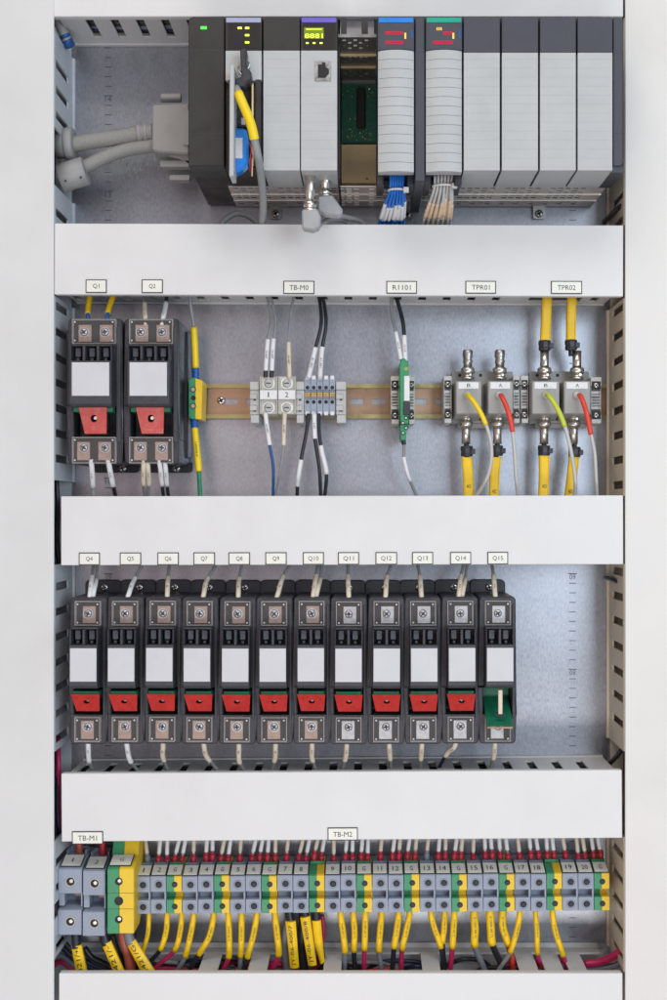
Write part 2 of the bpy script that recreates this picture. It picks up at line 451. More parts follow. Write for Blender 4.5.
hduct('cable_duct', 'topmost white horizontal duct above the rack of grey modules', X(52.3), X(624)-.8, 560, Z(16.5), mcover='pvc', first=X(81.6)-25.6*3, mb_body='pvc_wall')
t, cv = hduct('cable_duct', 'wide white horizontal duct below the modules with tags Q1 to TPR02', X(54.5), X(624)-.8, Z(224.3), Z(295.4), bot_z=Z(289.8), rot=.2, first=X(190), send=68, wide=(X(535.5), X(590)))
plates(cv, [('Q1',86,107,280.5,293.8),('Q2',142,163,280.3,293.8),('TB-M0',283.6,314.5,281.2,294.2),('R1101',386.5,417,281,293.5),('TPR01',465.5,496,280.6,293.2),('TPR02',551,582,280.4,293.2)])
t, cv = hduct('cable_duct', 'white horizontal duct in the middle with tags Q4 to Q15', X(61), X(624)-.8, Z(495.8), Z(564.8), rot=-.1)
QX = [(79,100),(120,141.2),(157.6,178.8),(193.6,215),(228.6,250),(265.4,286.6),(303,323.8),(338,359),(375.5,397),(412,433),(450,471),(487.3,508)]
plates(cv, [('Q%d' % (i+4), a, b_, 552.2 - (0 if i < 8 else 0), 564.6) for i, (a, b_) in enumerate(QX)])
t, cv = hduct('cable_duct', 'white horizontal duct with tags TB-M1 and TB-M2 above the terminal row', X(61.5), X(622), Z(771.8), Z(839.8), rot=-.38, first=X(98))
plates(cv, [('TB-M1',72,103,829.5,842.3),('TB-M2',327.5,357.6,827.4,840.2)])
t, cv = hduct('cable_duct', 'lowest white horizontal duct with broken fingers under the terminal row', X(59), X(622.5), Z(973.3), -560, open_top=True, mcover='pvc')

def vduct(label, xin, xout, side, mcover, mwall, gaps):
    t = thing('cable_duct', label, 'cable duct', ((xin+xout)/2, PANEL, -560))
    th = 2 * (1 if xout > xin else -1)
    m = MB()
    for (z0, z1, first) in gaps:
        zs = [z0]; hs = []; s0 = first
        while s0 + 8.2 < z1 - 2:
            if s0 > z0 + 2: zs += [s0, s0+8.2]; hs.append(len(zs)-2)
            s0 += 25.6
        zs.append(z1)
        m.grid_plate([3, 7, 60, PANEL-.6], zs, {(1, h) for h in hs}, lambda u, v, q: Vector((xin+q, u, v)), th)
        m.box(xin-th*.04, xin-th*1.2, PANEL-6, PANEL-.8, z0, z1)
    m.box(xin+th*1.05, xout, PANEL-2.6, PANEL-.7, -560, 560); m.box(xout-th, xout, 4, PANEL-3, -560, 560)
    part('slotted_body', m, mwall, t)
    c = MB(); a, b_ = (xin, xout)
    c.box(a+(.6 if side > 0 else 0), b_-(0 if side > 0 else -0.0), -1.4, 1, -560, 560)
    part('cover', c, mcover, t, .7)
    return t
H = 560
vduct('tall white vertical duct along the left edge of the cabinet', X(54.2), -385, -1, 'pvc_cool', 'pvc_wall_cool_lit',
      [(Z(224.5), Z(184), Z(214)), (Z(126), Z(30), Z(116)), (Z(480,0), Z(295.4), Z(462)), (Z(752), Z(565), Z(745)), (Z(905), Z(842), Z(895)), (Z(960), Z(921), Z(955))])
vduct('tall cream vertical duct along the right edge of the cabinet', X(624.3), 345, 1, 'pvc_warm', 'pvc_wall_warm_lit',
      [(Z(224.5), Z(16.5), Z(221)), (Z(495.8), Z(297.5), Z(488.5)), (Z(752), Z(564), Z(730.5)), (Z(973), Z(838), Z(965.5))])
# wires that run inside the two vertical ducts
inside = [('black', 'wblack'), ('red', 'wred'), ('brown black', 'psu'), ('magenta', 'magenta'), ('grey', 'wgrey')]
def bundle(x0, x1, side):
    k = 0
    for i in range(9):
        cname, m = [('black','wblack'),('red','magenta'),('dark navy','wnavy'),('black','wblack'),('dark grey','wgrey2'),('crimson','wred'),('black','wblack'),('dark navy','wnavy'),('black','wblack')][i]
        x = x0 + (x1-x0)*(i+.5)/9; y = 22 + (i*17) % 40
        pts = [(x+random.uniform(-2,2), y+random.uniform(-5,5), z) for z in range(-540, 541, 90)]
        c = catmull([Vector(p) for p in pts], 12)
        w = part('wire', MB().tube(c, 2.6, 6), m, loc=c[0])
        tag(w, '%s wire running up inside the %s vertical duct, seen through its slots' % (cname, side), 'wire', 'added wires inside the %s duct' % side)
bundle(-318, -352, 'left'); bundle(264.5, 300, 'right')
def shade_bundle(x0, x1, zc, which, n=7, up=1):  # dark wires added inside a duct so that its slots look black
    cols = [('black','wblack'),('dark navy','wnavy'),('black','wblack'),('dark grey','wgrey2'),('black','wblack'),('brown black','psu'),('crimson','magenta'),('black','wblack'),('dark navy','wnavy')]
    for i in range(n):
        cname, m = [('black','wblack'),('dark navy','wnavy'),('black','wblack'),('brown black','psu'),('dark grey','wgrey2')][(i*2+len(which)) % 5] if i != 3 else cols[0]
        y = 9 + 55*i/(n-1)
        pts = [(x+random.uniform(-4,4), y+random.uniform(-1.5,1.5), zc+up*random.uniform(0,3)) for x in [x0+(x1-x0)*k/9 for k in range(10)]]
        c = catmull([Vector(p) for p in pts], 14)
        w = part('wire', MB().tube(c, 4.6, 6), m, loc=c[0])
        tag(w, '%s wire added lengthwise inside the %s horizontal duct to darken its slots' % (cname, which), 'wire', 'added wires inside the %s duct' % which)
shade_bundle(X(66), X(618), Z(16.5)+10, 'topmost', 9)
shade_bundle(X(66), X(618), Z(289.8)+9, 'second', 9)
shade_bundle(X(72), X(616), Z(771.8)-10, 'fourth', 9, -1)
# duct end gap at the lower left
for i, (py0, py1, m, cn) in enumerate(((940,966,'wblack','black'),(947,968,'wnavy','navy'),(956,971,'wgrey2','slate grey'),(962,976,'magenta','magenta'))):
    wire('%s cable fanning out of the left duct below terminal TB-M1' % cn, [(52,py0-14+i*6,62),(62,py0,60),(78,(py0+py1)/2+4,60),(96,py1+4,62)], 3.2, m, group='cables at the lower left corner')
for i, (y0, m) in enumerate(((500,'wblack'),(770,'wnavy'),(762,'magenta'))):
    wire(['black wires crossing the gap left of the middle duct','dark navy wire in the gap left of the lower duct','magenta wire in the gap beside the TB-M1 duct'][i],
         [(56+i,y0-25,40+6*i),(57.5+i*.5,y0,38),(57+i*.7,y0+40,40),(60,y0+80,46)], 2.6, m, group='wires in the left gaps')
wire('black wire poking out of the right duct near the top of the fuse row', [(606,578,76),(612,579.5,50),(622,583,30),(628,584,20)], 2.6, 'wblack')
wire('black wire end sticking out below the rack at the right duct', [(604,222,76),(613,213,45),(620,207,20),(627,204,14)], 2.8, 'wblack')
wire('black wire leaving the right duct beside the lower slotted duct', [(607,766,70),(616,757,40),(623,748,22),(630,742,22)], 2.6, 'wblack')
wire('thick red cable curving from the right duct into the lowest duct', [(585,964,50),(600,962,46),(614,956,38),(628,945,30)], 4.2, 'magenta')
wire('grey cable below the red one at the lower right corner', [(585,969,52),(600,968,48),(614,966,42),(630,958,34)], 3.6, 'wgrey2')

# corner tube, top left
t = wire('grey tube with blue end in the top left corner', [(55,16,30),(60,25,34),(66,38,38),(70,46,44)], 5.5, 'plug', [(.62,.72,5.8,'band_blue',None,'blue_ring'),(.76,1.0,5.8,'wblue',None,'blue_end')], cat='cable')

# ================================================================ rack of modules
ZT, ZB = Z(17, -70), Z(170, -70)
YF = -70.0
t = thing('module_rack', 'perforated dark metal backplane chassis carrying the row of modules', 'rack', (X(400), PANEL, Z(208, 84)))
zf = Z(187, 0)      # chassis floor height
xa, xb = X(226, -20), X(613, -20)
def perf(x0, x1, rows, pitch, w):
    us = [x0]; cols = []
    x = x0 + 4
    while x + w < x1 - 4:
        us += [x, x+w]; cols.append(len(us)-2); x += pitch
    us.append(x1); vs_ = [rows[0]]; hr = []
    for (a, b_) in rows[1:-1]: vs_ += [a, b_]; hr.append(len(vs_)-2)
    vs_.append(rows[-1]); return us, vs_, cols, hr
us, vs_, cols, hr = perf(xa, xb-3, [0, (4,10), (12.5,18.5), (20.5,25.5), (31,38), (41,48), (57,64), (67,74), 80], 7.6, 5.2)
holes = {(c, r) for c in cols for r in hr if (cols.index(c) % 6 != 5) and not ((cols.index(c)+hr.index(r)) % 2 and hr.index(r) in (1, 6))}
mb = MB().grid_plate(us, vs_, holes, lambda u, v, q: Vector((u, v, zf+q)), 1.2)
mb.box(xa, xb-3, 27, 28.5, zf-1.2, zf-.02); mb.box(xa, xb-3, 52, 53.5, zf-1.2, zf-.02)
part('floor_plate', mb, 'perf', t)
zc = Z(82, 80)
us, vs_, cols, hr = perf(X(339,0), X(376,0), [-46, (-40,-36), (-33,-29), (-26,-22), (-19,-15), (4,8), (11,15), (18,22), (44,49), (52,57), (60,65), 80], 5.4, 3.4)
holes = {(c, r) for c in cols for r in hr if (cols.index(c)+hr.index(r)) % 2 == 0 or (hr.index(r) in (4, 5, 6) and cols.index(c) % 2)}
mb = MB().grid_plate(us, vs_, holes, lambda u, v, q: Vector((u, v, zc+q)), 1.2)
mb.m = 2; mb.box(X(339,0), X(376,0), -48, -46.1, zc-1, zc+2); mb.m = 1; mb.box(X(339,0), X(376,0), -2, 0, zc-2.2, zc-.05); mb.box(X(339,0), X(376,0), 32, 34, zc-2.2, zc-.05)
part('roof_plate', mb, ['chassis', 'tan', 'chassis'], t)
part('back_plate', MB().box(xa, xb-4, 76, 80, zf+1.3, zc+30), 'chassis', t)
mb = MB().box(X(331), X(380), 72, 75.9, Z(143.5,72), Z(83.5,72))
mb.m = 1
for i in range(8):
    mb.box(X(358.5,66), X(363.5,66), 66, 71.9, Z(92+i*4.3+2.6,66), Z(92+i*4.3,66))
mb.m = 2
for i in range(46):
    a, b_ = random.uniform(341, 373), random.choice([random.uniform(88, 96), random.uniform(118, 141), random.uniform(126, 141)])
    if 356 < a < 366 and b_ < 127: continue
    w_, h_ = random.uniform(.4, 1.1), random.uniform(.4, 1.6)
    mb.box(X(a,71), X(a+w_,71), 71.4, 71.95, Z(b_+h_,71), Z(b_,71))
pcb = part('circuit_board', mb, ['pcb', 'black', 'gold'], t)
part('socket', MB().box(X(356.8,68), X(365.2,68), 64, 71.9, Z(128,68), Z(90,68)), 'psu', pcb, .8)
part('screw', cross_screw(MB(), (X(369.4,71), 71.8, Z(87.5,71)), 2.6), ['steel','ink'], pcb)
mb = MB().box(X(339,66), X(376.5,66), 66, 75.9, Z(183,66), Z(144.5,66)); mb.m = 1
mb.box(X(366,65), X(368,65), 65.7, 65.95, Z(179.5,65), Z(177.5,65))
part('lower_plate', mb, ['tan', 'ink'], t, .6)
part('side_frame', MB().box(X(338.5), X(340.5), -40, 66, ZB, zc-3), 'psu', t)
for (a, b_) in ((345,350.5),(365.5,372)):
    part('top_spacer', MB().box(X(a-4,-30), X(b_-4,-30), -34, -20, zc+2, Z(18,-34)), 'psu', t)
part('top_bracket', MB().box(X(340,10), X(374,10), 10, 14, zc+2, Z(20,10)), 'chassis', t)
for (a, b_) in ((275.5,213.5),(407,214.5),(539,213.5)):
    lug = part('mounting_lug', MB().rrect(X(a-6,80), X(a+6,80), Z(b_+5.5,80), Z(b_-9,80), 78, 83.5, 2), 'tin' if a > 500 else 'chassis', t)
    part('screw', cross_screw(MB(), (X(a,77), 77.9, Z(b_,77)), 4.2), ['dull_steel','ink'], lug)

RACK = 'modules plugged into the rack'
def module(name, label, a, b_, strip=None, door='flat', header='window', top=17.0, split=50.2, dark='slate'):
    """one plug-in module between pixel columns a..b_, front at YF"""
    x0, x1 = X(a, YF), X(b_, YF); xc = (x0+x1)/2
    t = thing(name, label, 'module', (xc, 80, zf), RACK)
    zt, zs, zb = Z(top, YF), Z(split, YF), Z(170.3, YF)
    part('housing', MB().box(x0-.5, x1+.5, YF+7, 62, zb+3, zt-.8), 'psu' if dark == 'psu' else 'black2', t, .5)
    hd = MB().prism_x([(YF, zs), (YF, zt-.6), (YF+.6, zt), (YF+18, zt), (YF+18, zs)], x0, x1)
    h = part('header', hd, dark, t, .5)
    if strip:
        part('colour_strip', MB().box(x0+.8, x1-.8, YF-.5, YF-.05, Z(22.6, YF), Z(17.8, YF)), strip, h, .2)
        part('window_pane', MB().box(x0+2.2, x1-1.5, YF-.35, YF-.05, zs+1.2, Z(23.4, YF)), 'window' if dark == 'psu' else dark, h)
    if door in ('flat', 'plain', 'short'):
        m = MB()
        zz = zb if door != 'short' else Z(80.5, YF)
        m.box(x0+.2, x1-.2, YF+.2, YF+10, zz, zs-.3)
        m.m = 1
        n = 0
        for py in range(59, 170, 9):
            if door == 'short' or (door == 'flat' and py < 80): continue
            off = 0 if n % 2 else 0; n += 1
            z = Z(py, YF); m.box(x0+1.2, x1-1.2, YF+.12, YF+.19, z-.16, z+.16)
        part('door', m, ['grey', 'grey_line'], t, .25)
        if door != 'short':
            m = MB().prism_x([(YF+10.1, zb), (YF+10.1, zb+2.5), (-4, zb+2.5), (-4, zb+1.2), (YF+14, zb)], x0+.3, x1-.3)
            w = x1-x0
            m.box(x0+.5, x0+w*.16, -3.9, 10, zf+1.4, zf+3.5); m.box(x1-w*.16, x1-.5, -3.9, 10, zf+1.4, zf+3.5)
            part('lower_lip', m, 'grey', t, .2)
    elif door == 'round':
        m = MB(); m.smooth = False
        xs = [x0+.3 + (x1-x0-.6)*i/14 for i in range(15)]
        def yy(x): q = (x-xc)/((x1-x0)/2); return YF - 4.2*(1-q*q) + 2
        segs = 13; z0 = zs-.4; zl = Z(172, YF)
        for k in range(segs):
            za = z0 + (zl-z0)*k/segs; zb_ = z0 + (zl-z0)*(k+1)/segs + .35
            vs = []
            for x in xs: vs += [(x, yy(x), za), (x, yy(x), zb_)]
            vs += [(x1-.3, YF+12, za), (x1-.3, YF+12, zb_), (x0+.3, YF+12, za), (x0+.3, YF+12, zb_)]
            nn = len(xs); fs = [(2*i, 2*i+2, 2*i+3, 2*i+1) for i in range(nn+1)] + [(2*nn+2, 0, 1, 2*nn+3)]
            fs += [tuple(2*i for i in range(nn+2)), tuple(2*i+1 for i in reversed(range(nn+2)))]
            m.add(vs, fs)
        m.m = 1
        vs = []
        part('door', m, ['grey', 'grey_line'], t)
        m = MB().box(x0+.6, x1-.6, YF+2, YF+11, zl+.2, z0-.2); part('door_core', m, 'grey_line', t)
        part('terminal_base', MB().box(x0-1, x0+6, -50, -10, zb-9, zb+2).box(x1-6, x1+1, -50, -10, zb-9, zb+2).box(x0+6, x1-6, -30, -10, zb-2, zb+2), 'black', t, 1)
    return t, h
def leds(h, items):
    for (a, b_, w, hh, m) in items:
        part('indicator_light', MB().box(X(a, YF-1), X(a+w, YF-1), YF-.9, YF-.4, Z(b_+hh, YF-1), Z(b_, YF-1)), m, h)

# power supply
t = thing('power_supply_module', 'large plain black power module with one green light at the rack end', 'module', (X(206,YF), 80, Z(208,84)), RACK)
x0, x1 = X(188.4, YF), X(224.3, YF)
mb = MB().rrect(x0, x1, Z(166, YF), Z(16.6, YF), YF, 79, 5, 5, corners=(0,1,0,0))
body = part('housing', mb, 'psu', t, .7)
part('seam', MB().box(x0+.4, x1-.4, YF-.06, YF+.3, Z(50.4,YF), Z(50,YF)), 'black2', body)
part('seam', MB().box(x0+.4, x1-.4, YF-.06, YF+.3, Z(133.3,YF), Z(132.9,YF)), 'black2', body)
part('indicator_light', MB().box(X(200.7,YF), X(206.8,YF), YF-.5, YF-.05, Z(29.4,YF), Z(26.4,YF)), 'led_green', body, .2)
# processor module with open door
t, h = module('processor_module', 'processor module with its door open showing a blue battery and key', 225.3, 261.8, 'lavender', 'short', dark='psu')
leds(h, [(237.6,26.9,4.2,1.9,'led_lime'),(245,26.9,4.2,1.9,'led_lime'),(245,34.1,4.2,1.9,'led_lime'),(245,41.3,4.2,1.9,'led_lime')])
part('open_door', MB().prism([(X(229.5,-95), Z(177,-95)), (X(234,-95), Z(177,-95)), (X(234.4,-95), Z(66,-95)), (X(230.2,-95), Z(65,-95))], -98, -72), 'grey', t, .6)
part('side_wall', MB().box(X(229,-66), X(231,-66), -70, -63.2, Z(171,-66), Z(81,-66)).box(X(255.8,-66), X(261.5,-66), -70, -63.2, Z(171,-66), Z(81,-66)), 'psu', t)
part('inner_board', MB().box(X(252.5,-66), X(254,-66), -74, -63.3, Z(165,-66), Z(86,-66)), 'tan', t)
mb = MB().box(X(236,-66), X(247,-66), -70, -63.3, Z(128,-66), Z(112,-66)); mb.box(X(238,-66), X(241,-66), -71, -70.1, Z(126,-66), Z(119,-66)); mb.m = 1; mb.box(X(241.5,-66), X(246,-66), -70.6, -70.1, Z(126.5,-66), Z(119,-66))
part('slide_switch', mb, ['black', 'tin'], t, .4)
mb = MB().prism([(X(235,-72), Z(176,-72)), (X(243.5,-72), Z(171.5,-72)), (X(249.5,-72), Z(165,-72)), (X(249,-72), Z(140,-72)), (X(246.5,-72), Z(130.5,-72)), (X(235,-72), Z(130,-72))], -80, -64)
bt = part('battery', mb, 'battery', t, 2.0)
part('battery_label', MB().box(X(234.8,-80), X(242.6,-80), -80.6, -80.1, Z(158.5,-80), Z(138,-80)), 'paper', bt)
for i, (m, cn) in enumerate((('wred','red'),('wblack','black'),('magenta','magenta'),('tan','tan'))):
    q = part('battery_lead', MB().tube(catmull([P(249+i*.8,142+i*4,-74), P(251.5+i*.3,150+i*3,-82), P(250+i*.8,160+i*2,-80), P(252.5+i*.5-2,172+i*1.5,-74)]), .55, 6), m, t)
mb = MB().lathe([(5.4,-3),(6.2,0),(6.2,4)], P(244,67,-70), 'y', 20)
ks = part('key_switch', mb, 'dull_steel', t)
part('key', MB().prism([(X(241.2,-86),Z(72,-86)),(X(240.2,-86),Z(51,-86)),(X(241.5,-86),Z(49,-86)),(X(246.2,-86),Z(49,-86)),(X(247.2,-86),Z(52,-86)),(X(246.5,-86),Z(63,-86)),(X(247,-86),Z(68,-86)),(X(251.5,-86),Z(72.5,-86)),(X(251.5,-86),Z(81,-86)),(X(246.5,-86),Z(82.5,-86)),(X(244.5,-86),Z(87.5,-86)),(X(236,-86),Z(88,-86)),(X(235,-86),Z(79.5,-86)),(X(242,-86),Z(77,-86))], -88, -73), 'black', ks, 1.0)
part('key_ring', MB().tube(catmull([P(239,67,-84),P(239.5,72,-86),P(243,75.5,-87)]), .5, 6).tube(catmull([P(248.5,62,-84),P(250,66,-86),P(247,69,-87)]), .5, 6), 'steel', ks)
# blank, network, empty, io modules
module('filler_module', 'blank grey module with black header between the battery module and the socket module', 263.2, 300, None, 'plain', dark='psu')
t, h = module('network_module', 'module with a purple strip, lit green display and a network socket', 300.8, 337.3, 'purple', 'flat', dark='psu')
part('display', MB().box(X(304,YF-1), X(323.7,YF-1), YF-.9, YF-.4, Z(38.4,YF-1), Z(27.4,YF-1)), 'lcd', h)
mb = letter(MB(), '8881', (X(313.8,YF-1.2), YF-1.1, Z(35.9,YF-1)), 17, 4.3); mb.box(X(306,YF-1), X(322,YF-1), YF-1.1, YF-1, Z(30,YF), Z(29.2,YF))
part('lettering', mb, 'led_lime', h)
leds(h, [(306,42.2,2.6,1.4,'led_lime'),(312.7,42.2,2.8,1.4,'led_lime'),(319.6,42.2,3,1.4,'led_lime')])
mb = MB().box(X(315,YF), X(331,YF), YF-1, YF+.1, Z(81,YF), Z(61.6,YF)); mb.m = 1
mb.prism([(X(318,YF),Z(78,YF)),(X(318,YF),Z(65,YF)),(X(322,YF),Z(65,YF)),(X(322,YF),Z(63,YF)),(X(325.5,YF),Z(63,YF)),(X(325.5,YF),Z(67,YF)),(X(329,YF),Z(70,YF)),(X(329,YF),Z(74,YF)),(X(325.5,YF),Z(78,YF))], YF-1.6, YF-1.02)
part('network_socket', mb, ['dull_steel', 'recess'], t)
EMI = {'blue': 0, 'green': 1}
for (nm, a, b_, st, lab) in (('input_module', 377.8, 414.2, 'sblue', 'ribbed light grey module with blue strip and two rows of red lights'),
                             ('output_module', 425.8, 462.2, 'sgreen', 'ribbed light grey module with green strip and red lights')):
    t, h = module(nm, lab, a, b_, st, 'round')
    mb = MB()
    if st == 'sblue': rows = [(385,403,31.6),(385,403,41)]
    else: rows = [(443,452.5,31.8),(433,452.5,41)]
    for (p, q, y) in rows:
        mb.box(X(p,YF-1), X(q,YF-1), YF-.5, YF-.4, Z(y+3,YF), Z(y,YF))
    part('indicator_row', mb, 'led_red', h)
    mb = MB(); letter(mb, '01234567', (X((rows[0][0]+rows[0][1])/2,YF), YF-.62, Z(rows[0][2]+1.5,YF)), (rows[0][1]-rows[0][0])*.9, 1.8)
    letter(mb, '01234567', (X((rows[1][0]+rows[1][1])/2,YF), YF-.62, Z(rows[1][2]+1.5,YF)), (rows[1][1]-rows[1][0])*.9, 1.8)
    part('lettering', mb, 'window', h)
    mb = MB().box(X(b_-9.8,YF), X(b_-8,YF), YF-.6, YF-.4, Z(39,YF), Z(33,YF))
    if st == 'sgreen':
        for k in range(3): mb.box(X(436.6+k*2,YF), X(437.7+k*2,YF), YF-.6, YF-.4, Z(30.5,YF), Z(27.6,YF))
    part('status_mark', mb, 'led_amber', h)
    part('side_mark', MB().box(X(b_-3.4,YF), X(b_-1.6,YF), YF-.6, YF-.4, Z(38.5,YF), Z(30,YF)), 'band_blue', h)
t = thing('filler_module', 'narrow dark spacer between the blue strip and green strip modules', 'module', (X(420,YF), 80, zf), RACK)
part('housing', MB().box(X(415.2,-66), X(424.8,-66), -66, 60, Z(181,-66), Z(17.5,-66)), 'slate', t, .6)
part('seam', MB().box(X(415.6,-66), X(424.4,-66), -66.08, -65.9, Z(52.6,-66), Z(52,-66)), 'black', t)
part('seam', MB().box(X(415.6,-66), X(424.4,-66), -66.08, -65.9, Z(133,-66), Z(132.4,-66)), 'black', t)
for i, (a, b_) in enumerate(((463.7,500),(501.8,538.2),(540,576),(577.6,612.6))):
    module('filler_module', ['blank grey module directly beside the green strip module','second blank grey module after the green strip module','third blank grey module after the green strip module','last blank grey module, beside the dark end cap'][i], a, b_, None, 'plain', split=52.3)
t = thing('rack_end_cap', 'dark slate end cap closing the rack beside the right duct', 'end cap', (X(618,YF), 80, zf))
part('housing', MB().rrect(X(613.3,YF+4), X(623,YF+4), Z(166,YF+4), Z(17.2,YF+4), YF+4, 60, 4, 5, corners=(1,0,0,1)), 'slate', t, .6)
part('foot', MB().prism_x([(YF+6, Z(166,YF+4)-.1), (YF+6, Z(172,YF+4)), (0, zf-1), (0, zf+6)], X(606,-40), X(619,-40)), 'black2', t)
part('seam', MB().box(X(613.7,YF+4), X(622.6,YF+4), YF+3.9, YF+4.2, Z(53.6,YF+4), Z(53,YF+4)), 'black', t)
part('seam', MB().box(X(613.7,YF+4), X(622.6,YF+4), YF+3.9, YF+4.2, Z(133.4,YF+4), Z(132.8,YF+4)), 'black', t)

# cables of the rack
wire('grey cable with yellow sleeve hanging from the open battery module', [(236,88,-90),(239.5,96,-96),(250.5,123,-100),(255.5,145,-96),(259.5,165,-84),(262.5,190,-50),(263,210,-20),(261,226,14)], 3.7, 'wgrey', [(.045,.30,4.4,'cable_yellow',None,'yellow_sleeve')], cat='cable', n=12)
wire('grey cable looping low under the power module', [(219,229,40),(226,219,38),(238,213.5,38),(250,217,36),(262,228,30)], 3.1, 'wgrey', cat='cable', n=12)
wire('thin grey cable running right from the coaxial plugs', [(337,215,-6),(350,218,10),(362,222,22),(372,232,30)], 2.6, 'wgrey', cat='cable')
wire('grey cable curving below the front coaxial plug', [(318,226,-20),(330,219,0),(345,221,14),(352,230,24)], 2.4, 'wgrey', cat='cable')
for i, (lab, a, zt_, zb_, yy_) in enumerate((('front coaxial plug with grey boot hanging below the purple strip module', 310, 170, 212, -48), ('rear coaxial plug with tilted grey boot below the purple strip module', 325.5, 172, 197, -30))):
    t = thing('coaxial_plug', lab, 'plug', P(a, zb_, yy_), 'coaxial plugs under the network module')
    c = P(a, zt_, yy_); L = (Z(zt_,yy_)-Z(zb_,yy_))
    part('barrel', MB().lathe([(5.2,0),(5.2,-L*.52),(4.6,-L*.54),(4.6,-L*.62),(3.8,-L*.64),(3.8,-L*.76)], c, 'z', 20), 'nickel', t)
    part('collar', MB().lathe([(5.4,-L*.76),(6.6,-L*.78),(6.6,-L*.88),(5.2,-L*.90),(5.6,-L*.92),(6.8,-L*.94),(6.8,-L),(5,-L)], c, 'z', 20), 'nickel', t)
    if i == 0:
        part('boot', MB().prism([(X(302.5,yy_),Z(230,yy_)),(X(302,yy_),Z(211,yy_)),(X(317,yy_),Z(209.5,yy_)),(X(321,yy_),Z(218,yy_)),(X(320,yy_),Z(229,yy_)),(X(313,yy_),Z(232,yy_))], yy_-7, yy_+7), 'boot', t, 1.5)
    else:
        part('boot', MB().prism([(X(318,yy_),Z(212,yy_)),(X(318,yy_),Z(198,yy_)),(X(332,yy_),Z(196,yy_)),(X(343.5,yy_),Z(212,yy_)),(X(340,yy_),Z(217.5,yy_)),(X(325,yy_),Z(216,yy_))], yy_-7, yy_+7), 'boot', t, 1.5)

def fan(label, xs0, xs1, xs2, y0, yt, ys, ye, m, ms, tail, grp, adj):
    n = 12
    for i in range(n):
        q = i/(n-1); row = i % 2
        a = xs0[0] + (xs0[1]-xs0[0])*q; b_ = xs1[0] + (xs1[1]-xs1[0])*q; c = xs2[0] + (xs2[1]-xs2[0])*q
        yy_ = -40 + 5*row
        j = random.uniform(-2.5, 2.5)
        pts = [(a, y0-3, yy_), (b_, yt, yy_+3), (b_*.5+c*.5+random.uniform(-.6,.6)+1, ys+j, -20+4*row), (c, ye, 13+4*row), (c-5, ye+16, 34+5*row)]
        w = wire('', pts, 1.35, m, [(.40+j*.014,.66+j*.010,1.8,ms,None)], name='wire', group=grp)
        w['label'] = label % adj
fan('%s wire with cream sleeve in the tied bundle under the blue strip module', (390.5,404.5), (390,404), (379,403), 171, 190, 205, 224, 'wblue2', 'sl_white', 'wgreen', 'blue wires under the blue strip module', 'blue')
fan('%s wire with peach sleeve in the tied bundle under the green strip module', (434.5,455.5), (434.5,452.5), (423,450), 171, 186, 200, 222, 'pale_cable', 'sl_orange', 'wgrey', 'pale wires under the green strip module', 'pale grey')
def ring(mb, c, rx, ry, r, k=24):
    c = Vector(c); pts = [c + Vector((rx*math.cos(2*math.pi*i/k), ry*math.sin(2*math.pi*i/k), 0)) for i in range(k+1)]
    return mb.tube(pts, r, 6)
for (a, b_, rx, lab) in ((397, 190.5, 8.5, 'white cable tie binding the blue wires'), (443.5, 186.3, 10.5, 'white cable tie binding the pale grey wires')):
    mb = ring(MB(), P(a, b_, -37.5), rx, 6.5, 1.1); p = P(a+rx+.5, b_-.3, -43); mb.box(p.x-2.5, p.x+2.5, p.y-3, p.y+2, p.z-2.3, p.z+2.3)
    tag(part('cable_tie', mb, 'tie', loc=P(a, b_, -37.5)), lab, 'cable tie')

# ================================================================ plug and cables on the left
t = thing('cable_plug', 'big grey plug housing plugged in beside the black power module', 'plug', P(170,150,40))
yp = 20
mb = MB().prism([(X(152,yp),Z(150,yp)),(X(152,yp),Z(106,yp)),(X(155,yp),Z(104,yp)),(X(189,yp),Z(103,yp)),(X(189,yp),Z(154,yp)),(X(158,yp),Z(152,yp))], yp, 62)
part('housing', mb, 'plug', t, 1.5)
part('side_plate', MB().rrect(X(183,yp-1), X(192,yp-1), Z(145,yp-1), Z(110,yp-1), yp-2, yp-.1, 1.5), 'plug', t)
part('lower_slope', MB().prism([(X(156,yp+10),Z(151,yp+10)),(X(192,yp+10),Z(151,yp+10)),(X(192,yp+10),Z(167,yp+10)),(X(182,yp+10),Z(160,yp+10))], yp+10, 60), 'plug', t, 1)
part('thumb_screw', MB().lathe([(4,0),(4.6,1),(4.6,20),(4,21)], P(161,98,40), 'x', 16), 'plug', t)
part('lower_latch', MB().rrect(X(161,35), X(190,35), Z(168,35), Z(162,35), 30, 42, 1.5).rrect(X(170,40), X(190,40), Z(181,40), Z(176,40), 36, 48, 1.5), 'plug', t)
part('gland', MB().lathe([(9,0),(9.5,2),(9.5,5),(8,5.5),(8,7),(9.5,7.5),(9.5,11),(8,11.5),(8,13),(9.2,13.5),(9.2,17)], P(137,133,40), (1,0,.03), 20), 'plug', t)
t = wire('upper braided grey cable from the plug to the left duct', [(62,146,40),(74,144,40),(95,140.5,40),(120,137,40),(138,133.5,40)], 8.2, 'braid', cat='cable', n=16)
part('flange', MB().lathe([(14,-8),(16,-7.5),(17,-6),(17,0),(15.5,1.5),(9,1.5)], P(73,144,40), (1,0,.03), 24), 'plug', t)
part('gland', MB().lathe([(14.5,0),(14.5,16)], P(57,144.5,40), (1,0,.03), 24), 'plug', t)
t = wire('lower braided grey cable drooping from the plug to the left duct', [(66,176,36),(84,167.5,36),(105,157,38),(128,149.5,40),(148,146.5,40),(162,145,40)], 7.0, 'braid', cat='cable', n=16)
g = part('gland', MB().lathe([(13,0),(14.5,1),(14.5,27),(13,28)], P(60,178.5,30), (1,0,.30), 24), 'plug', t)
mb = MB()
